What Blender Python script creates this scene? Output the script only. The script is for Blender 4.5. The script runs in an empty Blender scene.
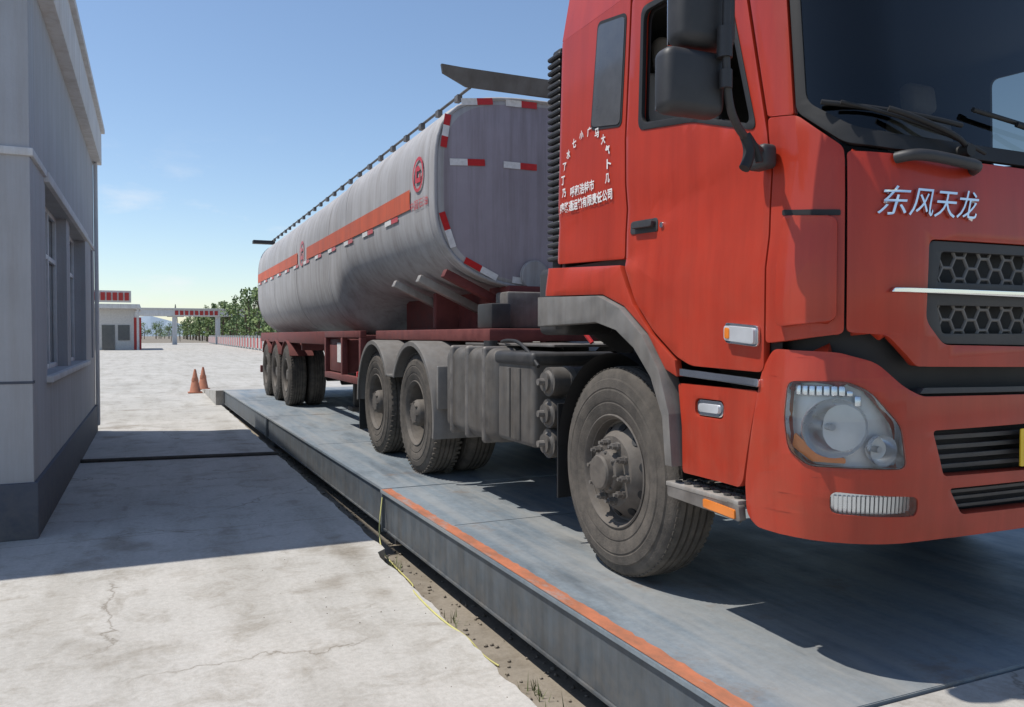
import bpy, bmesh, math, random
from mathutils import Vector, Matrix
random.seed(7)
rad=math.radians
sc=bpy.context.scene
COL=sc.collection

# ------------------------------------------------------------------ helpers
def empty(name,loc=(0,0,0)):
    e=bpy.data.objects.new(name,None); e.location=loc; COL.objects.link(e); return e
def link(o,parent=None):
    COL.objects.link(o)
    if parent: o.parent=parent
    return o
def mkobj(name,me,parent,mat):
    o=bpy.data.objects.new(name,me); link(o,parent)
    if mat: me.materials.append(mat)
    return o
def smooth(me,ang=35):
    for p in me.polygons: p.use_smooth=True
    try: me.set_sharp_from_angle(angle=rad(ang))
    except Exception: pass

def mat(name,col,rough=.6,metal=0,coat=0,col2=None,nscale=6,namt=.5,bump=0,bscale=60,spec=.5,dust=0,dustz=(0.3,2.0),dustcol=(.30,.26,.21),stretch=None,detail=4,rvar=.15,streak=0,dscale=9,coatr=.07):
    m=bpy.data.materials.new(name); m.use_nodes=True
    nt=m.node_tree; N=nt.nodes; Lk=nt.links
    b=N['Principled BSDF']
    b.inputs['Roughness'].default_value=rough; b.inputs['Metallic'].default_value=metal
    b.inputs['Coat Weight'].default_value=coat; b.inputs['Coat Roughness'].default_value=coatr
    b.inputs['Specular IOR Level'].default_value=spec
    geo=N.new('ShaderNodeNewGeometry')
    mp=N.new('ShaderNodeMapping'); Lk.new(geo.outputs['Position'],mp.inputs['Vector'])
    if stretch: mp.inputs['Scale'].default_value=stretch
    n=N.new('ShaderNodeTexNoise'); n.inputs['Scale'].default_value=nscale; n.inputs['Detail'].default_value=detail; n.inputs['Roughness'].default_value=.62
    Lk.new(mp.outputs['Vector'],n.inputs['Vector'])
    c2=col2 if col2 else tuple(c*(1-.35*namt) for c in col)
    r=N.new('ShaderNodeValToRGB'); r.color_ramp.elements[0].position=.35; r.color_ramp.elements[1].position=.68
    r.color_ramp.elements[0].color=(*c2,1); r.color_ramp.elements[1].color=(*col,1)
    Lk.new(n.outputs['Fac'],r.inputs['Fac'])
    out=r.outputs['Color']
    mr=N.new('ShaderNodeMapRange'); mr.inputs['To Min'].default_value=max(.02,rough-rvar*.5); mr.inputs['To Max'].default_value=min(1,rough+rvar)
    Lk.new(n.outputs['Fac'],mr.inputs['Value']); ro=mr.outputs['Result']
    if dust>0:
        sx=N.new('ShaderNodeSeparateXYZ'); Lk.new(geo.outputs['Position'],sx.inputs['Vector'])
        z=N.new('ShaderNodeMapRange'); z.inputs['From Min'].default_value=dustz[0]; z.inputs['From Max'].default_value=dustz[1]
        z.inputs['To Min'].default_value=1; z.inputs['To Max'].default_value=.12
        Lk.new(sx.outputs['Z'],z.inputs['Value'])
        n2=N.new('ShaderNodeTexNoise'); n2.inputs['Scale'].default_value=dscale; n2.inputs['Detail'].default_value=6; n2.inputs['Roughness'].default_value=.7
        Lk.new(geo.outputs['Position'],n2.inputs['Vector'])
        m2=N.new('ShaderNodeMapRange'); m2.inputs['From Min'].default_value=.35; m2.inputs['From Max'].default_value=.75
        m2.inputs['To Min'].default_value=.25*dust; m2.inputs['To Max'].default_value=1.3*dust
        Lk.new(n2.outputs['Fac'],m2.inputs['Value'])
        mu=N.new('ShaderNodeMath'); mu.operation='MULTIPLY'; mu.use_clamp=True
        Lk.new(z.outputs['Result'],mu.inputs[0]); Lk.new(m2.outputs['Result'],mu.inputs[1])
        mx=N.new('ShaderNodeMix'); mx.data_type='RGBA'
        Lk.new(mu.outputs[0],mx.inputs['Factor']); Lk.new(out,mx.inputs[6]); mx.inputs[7].default_value=(*dustcol,1)
        out=mx.outputs[2]
        ad=N.new('ShaderNodeMath'); ad.operation='MULTIPLY_ADD'; ad.use_clamp=True
        Lk.new(mu.outputs[0],ad.inputs[0]); ad.inputs[1].default_value=.5; Lk.new(ro,ad.inputs[2]); ro=ad.outputs[0]
        if coat>0:
            cm=N.new('ShaderNodeMath'); cm.operation='MULTIPLY_ADD'; cm.use_clamp=True
            Lk.new(mu.outputs[0],cm.inputs[0]); cm.inputs[1].default_value=-coat; cm.inputs[2].default_value=coat
            Lk.new(cm.outputs[0],b.inputs['Coat Weight'])
    if streak>0:
        ms=N.new('ShaderNodeMapping'); ms.inputs['Scale'].default_value=(9,9,.55); Lk.new(geo.outputs['Position'],ms.inputs['Vector'])
        ns=N.new('ShaderNodeTexNoise'); ns.inputs['Scale'].default_value=1; ns.inputs['Detail'].default_value=5; ns.inputs['Roughness'].default_value=.7
        Lk.new(ms.outputs['Vector'],ns.inputs['Vector'])
        rs=N.new('ShaderNodeValToRGB'); rs.color_ramp.elements[0].position=.30; rs.color_ramp.elements[1].position=.58
        k=1-streak; rs.color_ramp.elements[0].color=(k,k*.96,k*.92,1); rs.color_ramp.elements[1].color=(1,1,1,1)
        Lk.new(ns.outputs['Fac'],rs.inputs['Fac'])
        mm=N.new('ShaderNodeMix'); mm.data_type='RGBA'; mm.blend_type='MULTIPLY'; mm.inputs['Factor'].default_value=1
        Lk.new(out,mm.inputs[6]); Lk.new(rs.outputs['Color'],mm.inputs[7]); out=mm.outputs[2]
    Lk.new(out,b.inputs['Base Color']); Lk.new(ro,b.inputs['Roughness'])
    if bump>0:
        nb=N.new('ShaderNodeTexNoise'); nb.inputs['Scale'].default_value=bscale; nb.inputs['Detail'].default_value=2
        Lk.new(mp.outputs['Vector'],nb.inputs['Vector'])
        bp=N.new('ShaderNodeBump'); bp.inputs['Strength'].default_value=bump; bp.inputs['Distance'].default_value=.02
        Lk.new(nb.outputs['Fac'],bp.inputs['Height']); Lk.new(bp.outputs['Normal'],b.inputs['Normal'])
    return m

def glassmat(name,tint=(.12,.14,.15),refl=1.0,rough=.02):
    m=bpy.data.materials.new(name); m.use_nodes=True
    nt=m.node_tree; N=nt.nodes; Lk=nt.links
    for n in list(N): N.remove(n)
    o=N.new('ShaderNodeOutputMaterial'); mx=N.new('ShaderNodeMixShader')
    t=N.new('ShaderNodeBsdfTransparent'); t.inputs['Color'].default_value=(*tint,1)
    g=N.new('ShaderNodeBsdfGlossy'); g.inputs['Roughness'].default_value=rough; g.inputs['Color'].default_value=(refl,refl,refl,1)
    f=N.new('ShaderNodeFresnel'); f.inputs['IOR'].default_value=1.5
    Lk.new(f.outputs[0],mx.inputs['Fac']); Lk.new(t.outputs[0],mx.inputs[1]); Lk.new(g.outputs[0],mx.inputs[2]); Lk.new(mx.outputs[0],o.inputs['Surface'])
    return m

# ------------------------------------------------------------------ materials
M={}
M['red']=mat('red_paint',(.44,.030,.008),.42,0.0,.42,(.37,.024,.007),1.6,1,dust=.42,dustz=(.6,2.2),dustcol=(.25,.085,.05),streak=.18,dscale=5,coatr=.12,spec=.35)
M['silver']=mat('tank_silver',(.45,.44,.445),.62,.08,0,(.38,.37,.375),1.6,1,dust=.5,dustz=(1.4,3.2),dustcol=(.27,.25,.23),stretch=(1,.5,1),streak=.28,dscale=3,spec=.4)
M['tankface_shaded']=mat('tank_silver_shaded',(.34,.30,.335),.6,.05,0,(.29,.255,.285),2.5,1,dust=.35,dustcol=(.25,.22,.21),streak=.28,dscale=4)  # front-end shade painted in as darker mauve silver, plus dust and rain streaks
M['rubber']=mat('tyre_rubber',(.062,.056,.051),.88,col2=(.040,.037,.034),nscale=12,bump=.2,bscale=150,dust=.7,dustz=(.2,2.4),dustcol=(.18,.155,.13),spec=.25)
M['rim']=mat('wheel_steel',(.13,.115,.10),.62,.25,col2=(.075,.065,.058),nscale=20,dust=.45,dustz=(.3,1.8),dustcol=(.22,.19,.16))
M['dark']=mat('dark_plastic',(.030,.030,.033),.5,col2=(.020,.020,.022),nscale=10,dust=.2)
M['fender']=mat('fender_plastic',(.15,.145,.14),.6,col2=(.115,.11,.105),nscale=8,dust=.5,dustz=(.3,2.4),dustcol=(.27,.24,.21),streak=.2)
M['tank']=mat('fuel_tank_metal',(.13,.125,.12),.55,.4,col2=(.085,.08,.077),nscale=7,dust=.55,dustz=(.3,2.2),dustcol=(.21,.18,.15),streak=.3)
M['grey']=mat('grey_metal',(.20,.19,.185),.5,.4,col2=(.13,.12,.115),nscale=9,dust=.4,dustz=(.3,2.4),streak=.2)
M['steel']=mat('light_metal',(.42,.40,.38),.45,.4,col2=(.30,.28,.26),nscale=9,dust=.4,dustz=(.3,2.4),streak=.2)
M['chassis']=mat('chassis_dark',(.05,.045,.042),.7,col2=(.03,.028,.026),nscale=9,dust=.5,dustz=(.3,2.4),dustcol=(.14,.12,.10))
M['oxide']=mat('chassis_red',(.18,.024,.022),.65,col2=(.11,.017,.016),nscale=9,dust=.5,dustz=(.3,2.6),dustcol=(.15,.10,.085))
M['chrome']=mat('chrome',(.85,.85,.86),.12,1,col2=(.75,.75,.76),nscale=5)
M['reflector']=mat('lamp_reflector',(.82,.83,.85),.22,.9,col2=(.74,.75,.77),nscale=5)
M['lampwhite']=mat('lamp_bezel_grey',(.62,.63,.65),.35,.3)
M['interior']=mat('interior',(.06,.058,.056),.8)
M['seat']=mat('seat_cloth',(.42,.38,.35),.85)
M['white']=mat('white_decal',(.76,.74,.72),.5,col2=(.62,.60,.58),nscale=30)
M['rtape']=mat('reflective_red',(.55,.02,.02),.35,col2=(.45,.02,.02),nscale=30)
M['orange']=mat('orange_stripe',(.60,.11,.045),.6,col2=(.50,.095,.04),nscale=4,streak=.2)
M['amber']=mat('amber_lens',(.80,.22,.02),.25,coat=.6)
M['clear']=glassmat('clear_lens',(.92,.94,.95))
M['glass']=glassmat('tinted_glass',(.36,.38,.36))
M['sglass']=mat('sleeper_glass',(.065,.065,.068),.16,0,.6,col2=(.05,.05,.053),dust=.35,dustz=(.3,3.6),dustcol=(.22,.20,.18))
M['yellow']=mat('plate_yellow',(.85,.55,.03),.5)
M['black']=mat('black_matte',(.012,.012,.013),.6)
M['plast']=mat('plaster',(.43,.435,.45),.85,col2=(.385,.39,.405),nscale=1.6,bump=.12,bscale=40,streak=.12)
M['plast2']=mat('plaster_trim',(.66,.66,.66),.85,col2=(.57,.575,.58),nscale=2,streak=.18)
M['plinth']=mat('plinth_paint',(.075,.085,.11),.7,col2=(.06,.068,.09),nscale=5,bump=.15,bscale=50,dust=.4,dustz=(0,.5))
M['frame']=mat('window_frame',(.70,.72,.74),.5)
M['pane']=mat('window_pane',(.05,.06,.07),.08,coat=.5,spec=.9)
M['cone']=mat('cone_orange',(.46,.17,.09),.7,col2=(.36,.14,.08),nscale=12)
M['hose']=mat('yellow_hose',(.60,.55,.20),.5)
M['bark']=mat('bark',(.12,.09,.06),.9)
M['roofred']=mat('red_sign',(.42,.035,.03),.6)
M['wallw']=mat('white_wall',(.62,.60,.58),.85)
M['grass']=mat('grass_blades',(.14,.17,.06),.8)

def tools(name,rough=.9,spec=.25,metal=0):
    m=bpy.data.materials.new(name); m.use_nodes=True
    nt=m.node_tree; N=nt.nodes; Lk=nt.links; b=N['Principled BSDF']; b.inputs['Roughness'].default_value=rough; b.inputs['Specular IOR Level'].default_value=spec; b.inputs['Metallic'].default_value=metal
    g=N.new('ShaderNodeNewGeometry')
    def noise(s,d=5,r=.65,st=None,dist=0):
        n=N.new('ShaderNodeTexNoise'); n.inputs['Scale'].default_value=s; n.inputs['Detail'].default_value=d; n.inputs['Roughness'].default_value=r; n.inputs['Distortion'].default_value=dist
        if st:
            mp=N.new('ShaderNodeMapping'); mp.inputs['Scale'].default_value=st; Lk.new(g.outputs['Position'],mp.inputs['Vector']); Lk.new(mp.outputs['Vector'],n.inputs['Vector'])
        else: Lk.new(g.outputs['Position'],n.inputs['Vector'])
        return n
    def ramp(inp,p0,c0,p1,c1):
        r=N.new('ShaderNodeValToRGB'); r.color_ramp.elements[0].position=p0; r.color_ramp.elements[0].color=(*c0,1); r.color_ramp.elements[1].position=p1; r.color_ramp.elements[1].color=(*c1,1)
        Lk.new(inp,r.inputs['Fac']); return r.outputs['Color']
    def mix(f,a,bb,t='MIX'):
        x=N.new('ShaderNodeMix'); x.data_type='RGBA'; x.blend_type=t
        if isinstance(f,(float,int)): x.inputs['Factor'].default_value=f
        else: Lk.new(f,x.inputs['Factor'])
        Lk.new(a,x.inputs[6])
        if isinstance(bb,tuple): x.inputs[7].default_value=(*bb,1)
        else: Lk.new(bb,x.inputs[7])
        return x.outputs[2]
    return m,N,Lk,b,g,noise,ramp,mix
ONE=(1,1,1)
def concrete(name,c1,c2,joint=True,cracks=True):
    m,N,Lk,b,g,noise,ramp,mix=tools(name)
    base=ramp(noise(.7,6,.6).outputs['Fac'],.35,c2,.65,c1)
    base=mix(1,base,ramp(noise(30,4,.75).outputs['Fac'],.3,(.84,.835,.825),.62,(1.03,1.03,1.03)),'MULTIPLY')
    base=mix(1,base,ramp(noise(3.4,6,.72,None,.6).outputs['Fac'],.32,(.76,.735,.70),.50,ONE),'MULTIPLY')
    base=mix(1,base,ramp(noise(1.3,3,.5).outputs['Fac'],.28,(.70,.67,.63),.40,ONE),'MULTIPLY')
    base=mix(1,base,ramp(noise(2.2,4,.6,(1,.12,1)).outputs['Fac'],.33,(.84,.83,.81),.52,ONE),'MULTIPLY')
    if cracks:
        v=N.new('ShaderNodeTexVoronoi'); v.feature='DISTANCE_TO_EDGE'; v.inputs['Scale'].default_value=.42
        nn=noise(2.2,5,.6); ad=N.new('ShaderNodeVectorMath'); ad.operation='MULTIPLY_ADD'; Lk.new(nn.outputs['Color'],ad.inputs[0]); ad.inputs[1].default_value=(.55,.55,.55); Lk.new(g.outputs['Position'],ad.inputs[2]); Lk.new(ad.outputs[0],v.inputs['Vector'])
        cr=ramp(v.outputs['Distance'],.0,(.58,.55,.51),.005,ONE)
        mask=ramp(noise(.35,2).outputs['Fac'],.48,(0,0,0),.55,ONE)
        base=mix(mask,base,mix(1,base,cr,'MULTIPLY'))
    if joint:
        br=N.new('ShaderNodeTexBrick'); br.offset=0; br.inputs['Scale'].default_value=1; br.inputs['Brick Width'].default_value=5.2; br.inputs['Row Height'].default_value=4.6; br.inputs['Mortar Size'].default_value=.008; br.inputs['Mortar Smooth'].default_value=.5
        br.inputs['Color1'].default_value=(1,1,1,1); br.inputs['Color2'].default_value=(.94,.94,.93,1); br.inputs['Mortar'].default_value=(.74,.72,.69,1)
        ad2=N.new('ShaderNodeVectorMath'); ad2.operation='ADD'; ad2.inputs[1].default_value=(3.4,2.4,0); Lk.new(g.outputs['Position'],ad2.inputs[0]); Lk.new(ad2.outputs[0],br.inputs['Vector'])
        base=mix(1,base,br.outputs['Color'],'MULTIPLY')
    Lk.new(base,b.inputs['Base Color'])
    bp=N.new('ShaderNodeBump'); bp.inputs['Strength'].default_value=.3; bp.inputs['Distance'].default_value=.01
    Lk.new(noise(45,3,.7).outputs['Fac'],bp.inputs['Height']); Lk.new(bp.outputs['Normal'],b.inputs['Normal'])
    return m
M['conc']=concrete('concrete',(.52,.495,.455),(.44,.42,.385))
M['conc2']=concrete('concrete_ramp',(.46,.44,.405),(.39,.37,.34),False)
M['dirt']=concrete('dirt',(.29,.25,.20),(.20,.175,.14),False,False)
def deckmat():
    m,N,Lk,b,g,noise,ramp,mix=tools('deck_steel',.5,.5,.2)
    base=ramp(noise(1.1,6,.6,(1,.45,1)).outputs['Fac'],.35,(.16,.195,.225),.66,(.25,.29,.32))
    base=mix(1.0,base,ramp(noise(18,5,.8).outputs['Fac'],.3,(.78,.78,.78),.65,(1.07,1.07,1.07)),'MULTIPLY')
    base=mix(ramp(noise(7,4,.6,(1,.03,1)).outputs['Fac'],.42,(0,0,0),.68,(.6,.6,.6)),base,(.36,.355,.34))
    base=mix(ramp(noise(.9,7,.7,(1.6,.3,1)).outputs['Fac'],.46,(0,0,0),.68,(.7,.7,.7)),base,(.37,.35,.315))
    base=mix(ramp(noise(2.3,7,.75).outputs['Fac'],.58,(0,0,0),.70,(.6,.6,.6)),base,(.21,.15,.11))
    base=mix(1,base,ramp(noise(3.1,5,.6,(1,.25,1)).outputs['Fac'],.32,(.62,.63,.64),.46,ONE),'MULTIPLY')
    Lk.new(base,b.inputs['Base Color'])
    mr=N.new('ShaderNodeMapRange'); mr.inputs['To Min'].default_value=.40; mr.inputs['To Max'].default_value=.80; Lk.new(noise(5,4,.6).outputs['Fac'],mr.inputs['Value']); Lk.new(mr.outputs['Result'],b.inputs['Roughness'])
    bp=N.new('ShaderNodeBump'); bp.inputs['Strength'].default_value=.15; bp.inputs['Distance'].default_value=.01
    Lk.new(noise(30,3).outputs['Fac'],bp.inputs['Height']); Lk.new(bp.outputs['Normal'],b.inputs['Normal'])
    return m
M['deck']=deckmat()
def rustmat():
    m,N,Lk,b,g,noise,ramp,mix=tools('rust_edge',.8,.3)
    base=ramp(noise(9,6,.7,(1,.5,1)).outputs['Fac'],.35,(.28,.12,.07),.65,(.50,.17,.085))
    base=mix(ramp(noise(5,6,.75,(1,.4,1)).outputs['Fac'],.56,(0,0,0),.66,(.8,.8,.8)),base,(.28,.26,.25))
    Lk.new(base,b.inputs['Base Color']); return m
M['rust']=rustmat()
M['beam']=mat('beam_paint',(.10,.125,.15),.55,.2,col2=(.07,.085,.10),nscale=5,dust=.4,dustz=(0,.4),dustcol=(.24,.20,.155),streak=.25)
M['leaf']=mat('foliage',(.20,.26,.08),.7,col2=(.12,.18,.055),nscale=.8)
M['leaf2']=mat('foliage_dark',(.11,.165,.055),.7,col2=(.075,.12,.04),nscale=.8)

# ------------------------------------------------------------------ geometry helpers
def box(name,x0,x1,y0,y1,z0,z1,m,parent,bev=0.0,segs=2,rot=None):
    bm=bmesh.new(); bmesh.ops.create_cube(bm,size=1)
    for v in bm.verts: v.co=Vector(((v.co.x)*(x1-x0),(v.co.y)*(y1-y0),(v.co.z)*(z1-z0)))
    if bev>0: bmesh.ops.bevel(bm,geom=bm.edges[:],offset=bev,segments=segs,affect='EDGES',profile=.5)
    me=bpy.data.meshes.new(name); bm.to_mesh(me); bm.free()
    if bev>0: smooth(me,30)
    o=mkobj(name,me,parent,m); o.location=((x0+x1)/2,(y0+y1)/2,(z0+z1)/2)
    if rot: o.rotation_euler=rot
    return o
def cyl(name,p0,p1,r,m,parent,seg=20,r2=None,bev=0):
    p0=Vector(p0);p1=Vector(p1);d=p1-p0
    bm=bmesh.new(); bmesh.ops.create_cone(bm,cap_ends=True,segments=seg,radius1=r,radius2=r if r2 is None else r2,depth=d.length)
    if bev>0:
        es=[e for e in bm.edges if len(e.link_faces)==2 and any(len(f.verts)>4 for f in e.link_faces)]
        bmesh.ops.bevel(bm,geom=es,offset=bev,segments=3,affect='EDGES')
    me=bpy.data.meshes.new(name); bm.to_mesh(me); bm.free(); smooth(me,35)
    o=mkobj(name,me,parent,m); o.location=(p0+p1)/2; o.rotation_mode='QUATERNION'; o.rotation_quaternion=d.to_track_quat('Z','Y'); return o
def tube(name,pts,r,m,parent,smoothc=True):
    cu=bpy.data.curves.new(name,'CURVE'); cu.dimensions='3D'; cu.bevel_depth=r; cu.bevel_resolution=3; cu.use_fill_caps=True
    if smoothc:
        s=cu.splines.new('NURBS'); s.points.add(len(pts)-1); s.order_u=3; s.use_endpoint_u=True
    else:
        s=cu.splines.new('POLY'); s.points.add(len(pts)-1)
    for i,p in enumerate(pts): s.points[i].co=(*p,1)
    cu.resolution_u=6
    t=bpy.data.objects.new(name+'_c',cu); COL.objects.link(t)
    dg=bpy.context.evaluated_depsgraph_get(); me=bpy.data.meshes.new_from_object(t.evaluated_get(dg))
    bpy.data.objects.remove(t); me.materials.clear(); smooth(me,60)
    return mkobj(name,me,parent,m)
def lathe(name,prof,cx,cy,cz,sgn,m,parent,seg=56,ang=(0,360),sharp=30):
    bm=bmesh.new(); full=ang[1]-ang[0]>=360
    n=seg if full else seg+1
    rings=[]
    for r,x in prof:
        ring=[]
        if r<1e-5:
            v=bm.verts.new((cx+sgn*x,cy,cz)); ring=[v]*n
        else:
            for i in range(n):
                a=rad(ang[0]+(ang[1]-ang[0])*i/seg); ring.append(bm.verts.new((cx+sgn*x,cy+r*math.cos(a),cz+r*math.sin(a))))
        rings.append(ring)
    for A,B in zip(rings,rings[1:]):
        for i in range(n if full else n-1):
            j=(i+1)%n; vs=[]
            for v in (A[i],A[j],B[j],B[i]):
                if v not in vs: vs.append(v)
            if len(vs)>2:
                try: bm.faces.new(vs)
                except ValueError: pass
    bmesh.ops.recalc_face_normals(bm,faces=bm.faces[:])
    me=bpy.data.meshes.new(name); bm.to_mesh(me); bm.free(); smooth(me,sharp)
    return mkobj(name,me,parent,m)

def rnd(pts,r,n=5):
    out=[];L=len(pts)
    for i in range(L):
        p=Vector(pts[i]);a=Vector(pts[i-1])-p;b=Vector(pts[(i+1)%L])-p
        if abs(a.normalized().dot(b.normalized()))>.985 and a.dot(b)<0:
            out.append((p.x,p.y)); continue
        rr=min(r,a.length*.45,b.length*.45); A=p+a.normalized()*rr;B=p+b.normalized()*rr
        for k in range(n+1):
            t=k/n; q=A*(1-t)**2+p*2*t*(1-t)+B*t*t; out.append((q.x,q.y))
    return out
def sym(pts):
    return list(pts)+[(-s,z) for s,z in reversed(pts) if s>1e-4]
def curve2d(outer,holes=()):
    cu=bpy.data.curves.new('t','CURVE'); cu.dimensions='2D'; cu.fill_mode='BOTH'
    for loop in [outer]+list(holes):
        s=cu.splines.new('POLY'); s.points.add(len(loop)-1); s.use_cyclic_u=True
        for i,p in enumerate(loop): s.points[i].co=(p[0],p[1],0,1)
    t=bpy.data.objects.new('t',cu); COL.objects.link(t)
    dg=bpy.context.evaluated_depsgraph_get(); me=bpy.data.meshes.new_from_object(t.evaluated_get(dg))
    bpy.data.objects.remove(t); return me
def wrap(name,me,mapf,off,thick,m,parent,step=.06,zstep=.12,bev=.005,mirror=False):
    bm=bmesh.new(); bm.from_mesh(me)
    bmesh.ops.remove_doubles(bm,verts=bm.verts[:],dist=1e-5)
    xs=[v.co.x for v in bm.verts];ys=[v.co.y for v in bm.verts]
    def cuts(lo,hi,st,ax):
        k=math.floor(lo/st)+1
        while k*st<hi-1e-4:
            co=[0,0,0];no=[0,0,0];co[ax]=k*st+.00037;no[ax]=1
            bmesh.ops.bisect_plane(bm,geom=bm.verts[:]+bm.edges[:]+bm.faces[:],plane_co=co,plane_no=no,dist=1e-6); k+=1
    if step: cuts(min(xs),max(xs),step,0)
    if zstep: cuts(min(ys),max(ys),zstep,1)
    for v in bm.verts:
        s,z=v.co.x,v.co.y
        if mirror: s=-s
        v.co=Vector(mapf(s,z,off))
    if thick>0:
        bmesh.ops.remove_doubles(bm,verts=bm.verts[:],dist=.0008)
        bmesh.ops.dissolve_degenerate(bm,edges=bm.edges[:],dist=.0008)
    bm.normal_update()
    f=max(bm.faces,key=lambda f:f.calc_area()); c=f.calc_center_median()
    out=ORI(mapf,c)
    if f.normal.dot(out)<0: bmesh.ops.reverse_faces(bm,faces=bm.faces[:])
    m2=bpy.data.meshes.new(name); bm.to_mesh(m2); bm.free()
    o=mkobj(name,m2,parent,m)
    if thick>0:
        md=o.modifiers.new('s','SOLIDIFY'); md.thickness=thick; md.offset=-1
        if bev>0:
            b=o.modifiers.new('b','BEVEL'); b.width=bev; b.segments=2; b.limit_method='ANGLE'; b.angle_limit=rad(50); b.miter_outer='MITER_ARC'
        dg=bpy.context.evaluated_depsgraph_get(); m3=bpy.data.meshes.new_from_object(o.evaluated_get(dg)); o.modifiers.clear(); o.data=m3
    smooth(o.data,32)
    return o
CX=3.35
def ORI(mapf,c):
    if mapf is cabmap or mapf is bumpmap: 
        return Vector((c.x-CX,(c.y-3.3)*.9,0)).normalized()
    return Vector((c.x-CX,0,c.z-2.7)).normalized()
def base(a):
    if a<.902:
        t=a/.902; return (CX-.9*t, 1.955+.025*t**3)
    if a<1.428:
        g=(a-.902)/.526*math.pi/2; return (2.45-.35*math.sin(g),2.30-.32*math.cos(g))
    return (2.10,2.30+a-1.428)
def sst(a,b,x):
    t=max(0,min(1,(x-a)/(b-a))); return t*t*(3-2*t)
def cabmap(s,z,off):
    a=abs(s); X,Y=base(a); X1,Y1=base(a+.01); X0,Y0=base(max(0,a-.01))
    dx,dy=X1-X0,Y1-Y0; l=math.hypot(dx,dy); nx,ny=-dy/l,dx/l
    fr=1-sst(1.0,1.45,a)
    o=off+fr*.03*(1-((z-1.75)/.6)**2 if abs(z-1.75)<.6 else 0)
    o+=(1-fr)*(.018*(1-sst(1.86,1.93,z))-.012*math.exp(-((z-2.13)/.07)**2))
    X+=nx*o;Y+=ny*o
    if z>2.15:
        Y+=.16*(z-2.15)*(4.05-Y)/2.1
        X=CX+(X-CX)*(1-.022*(z-2.15))
    if s<0: X=2*CX-X
    return (X,Y,z)
def bumpmap(s,z,off):
    o=off+.035*math.sin(math.pi*max(0,min(1,(z-.72)/.85)))
    a=abs(s); X,Y=base(a); X1,Y1=base(a+.01); X0,Y0=base(max(0,a-.01))
    dx,dy=X1-X0,Y1-Y0; l=math.hypot(dx,dy); nx,ny=-dy/l,dx/l
    k=1-sst(1.35,1.75,a)*.9
    X+=nx*(off+(o-off)*k);Y+=ny*(off+(o-off)*k)
    if s<0: X=2*CX-X
    return (X,Y,z)
def panel(name,outer,holes,off,thick,m,parent,mapf=cabmap,mir=True,step=.06,zstep=.12,bev=.005):
    me=curve2d(outer,holes)
    o=wrap(name,me,mapf,off,thick,m,parent,step,zstep,bev)
    if mir:
        me=curve2d(outer,holes)
        wrap(name+'_right',me,mapf,off,thick,m,parent,step,zstep,bev,mirror=True)
    return o
def text(name,body,s_left,s_right,z0,z1,off,m,parent,mapf=cabmap,shear=0,bold=0.0,thick=0):
    cu=bpy.data.curves.new('tx','FONT'); cu.body=body; cu.size=1; cu.resolution_u=3; cu.offset=bold; cu.shear=shear
    t=bpy.data.objects.new('tx',cu); COL.objects.link(t)
    dg=bpy.context.evaluated_depsgraph_get(); me=bpy.data.meshes.new_from_object(t.evaluated_get(dg)); bpy.data.objects.remove(t)
    if len(me.vertices)==0: return
    xs=[v.co.x for v in me.vertices];ys=[v.co.y for v in me.vertices]
    x0,x1,y0,y1=min(xs),max(xs),min(ys),max(ys)
    for v in me.vertices:
        u=(v.co.x-x0)/(x1-x0); w=(v.co.y-y0)/(y1-y0)
        v.co=(s_left+(s_right-s_left)*u, z0+(z1-z0)*w,0)
    me.materials.clear()
    return wrap(name,me,mapf,off,thick,m,parent,.1,0,0)

# =================================================================== TRUCK
P=.33   # deck level
T=empty('tanker_truck')
tyre_prof=[(.272,.035),(.285,.018),(.31,.008),(.345,.0),(.352,.003),(.36,-.002),(.41,-.004),(.418,.001),(.425,-.002),(.465,.006),(.472,.014),(.500,.022),(.518,.036),(.527,.052)]
tr=[]
for gx in (.085,.125,.165,.205):
    tr+=[(.532,gx-.008),(.518,gx-.005),(.518,gx+.005),(.532,gx+.008)]
tyre_prof+=tr+[(r,.29-x) for r,x in reversed(tyre_prof)]
def bolts(name,cx,cy,cz,sgn,r,n,x0,x1,br,m,parent):
    bm=bmesh.new()
    for i in range(n):
        a=2*math.pi*i/n+.1
        for (rr,xa,xb) in ((br*1.25,x0,x0+(x1-x0)*.25),(br,x0,x0+(x1-x0)*.7),(br*.55,x0,x1)):
            mt=Matrix.Translation((cx+sgn*(xa+xb)/2,cy+r*math.cos(a),cz+r*math.sin(a)))@Matrix.Rotation(math.pi/2,4,'Y')
            bmesh.ops.create_cone(bm,cap_ends=True,segments=6 if rr==br else 10,radius1=rr,radius2=rr,depth=abs(xb-xa),matrix=mt)
    me=bpy.data.meshes.new(name); bm.to_mesh(me); bm.free(); return mkobj(name,me,parent,m)
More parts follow.
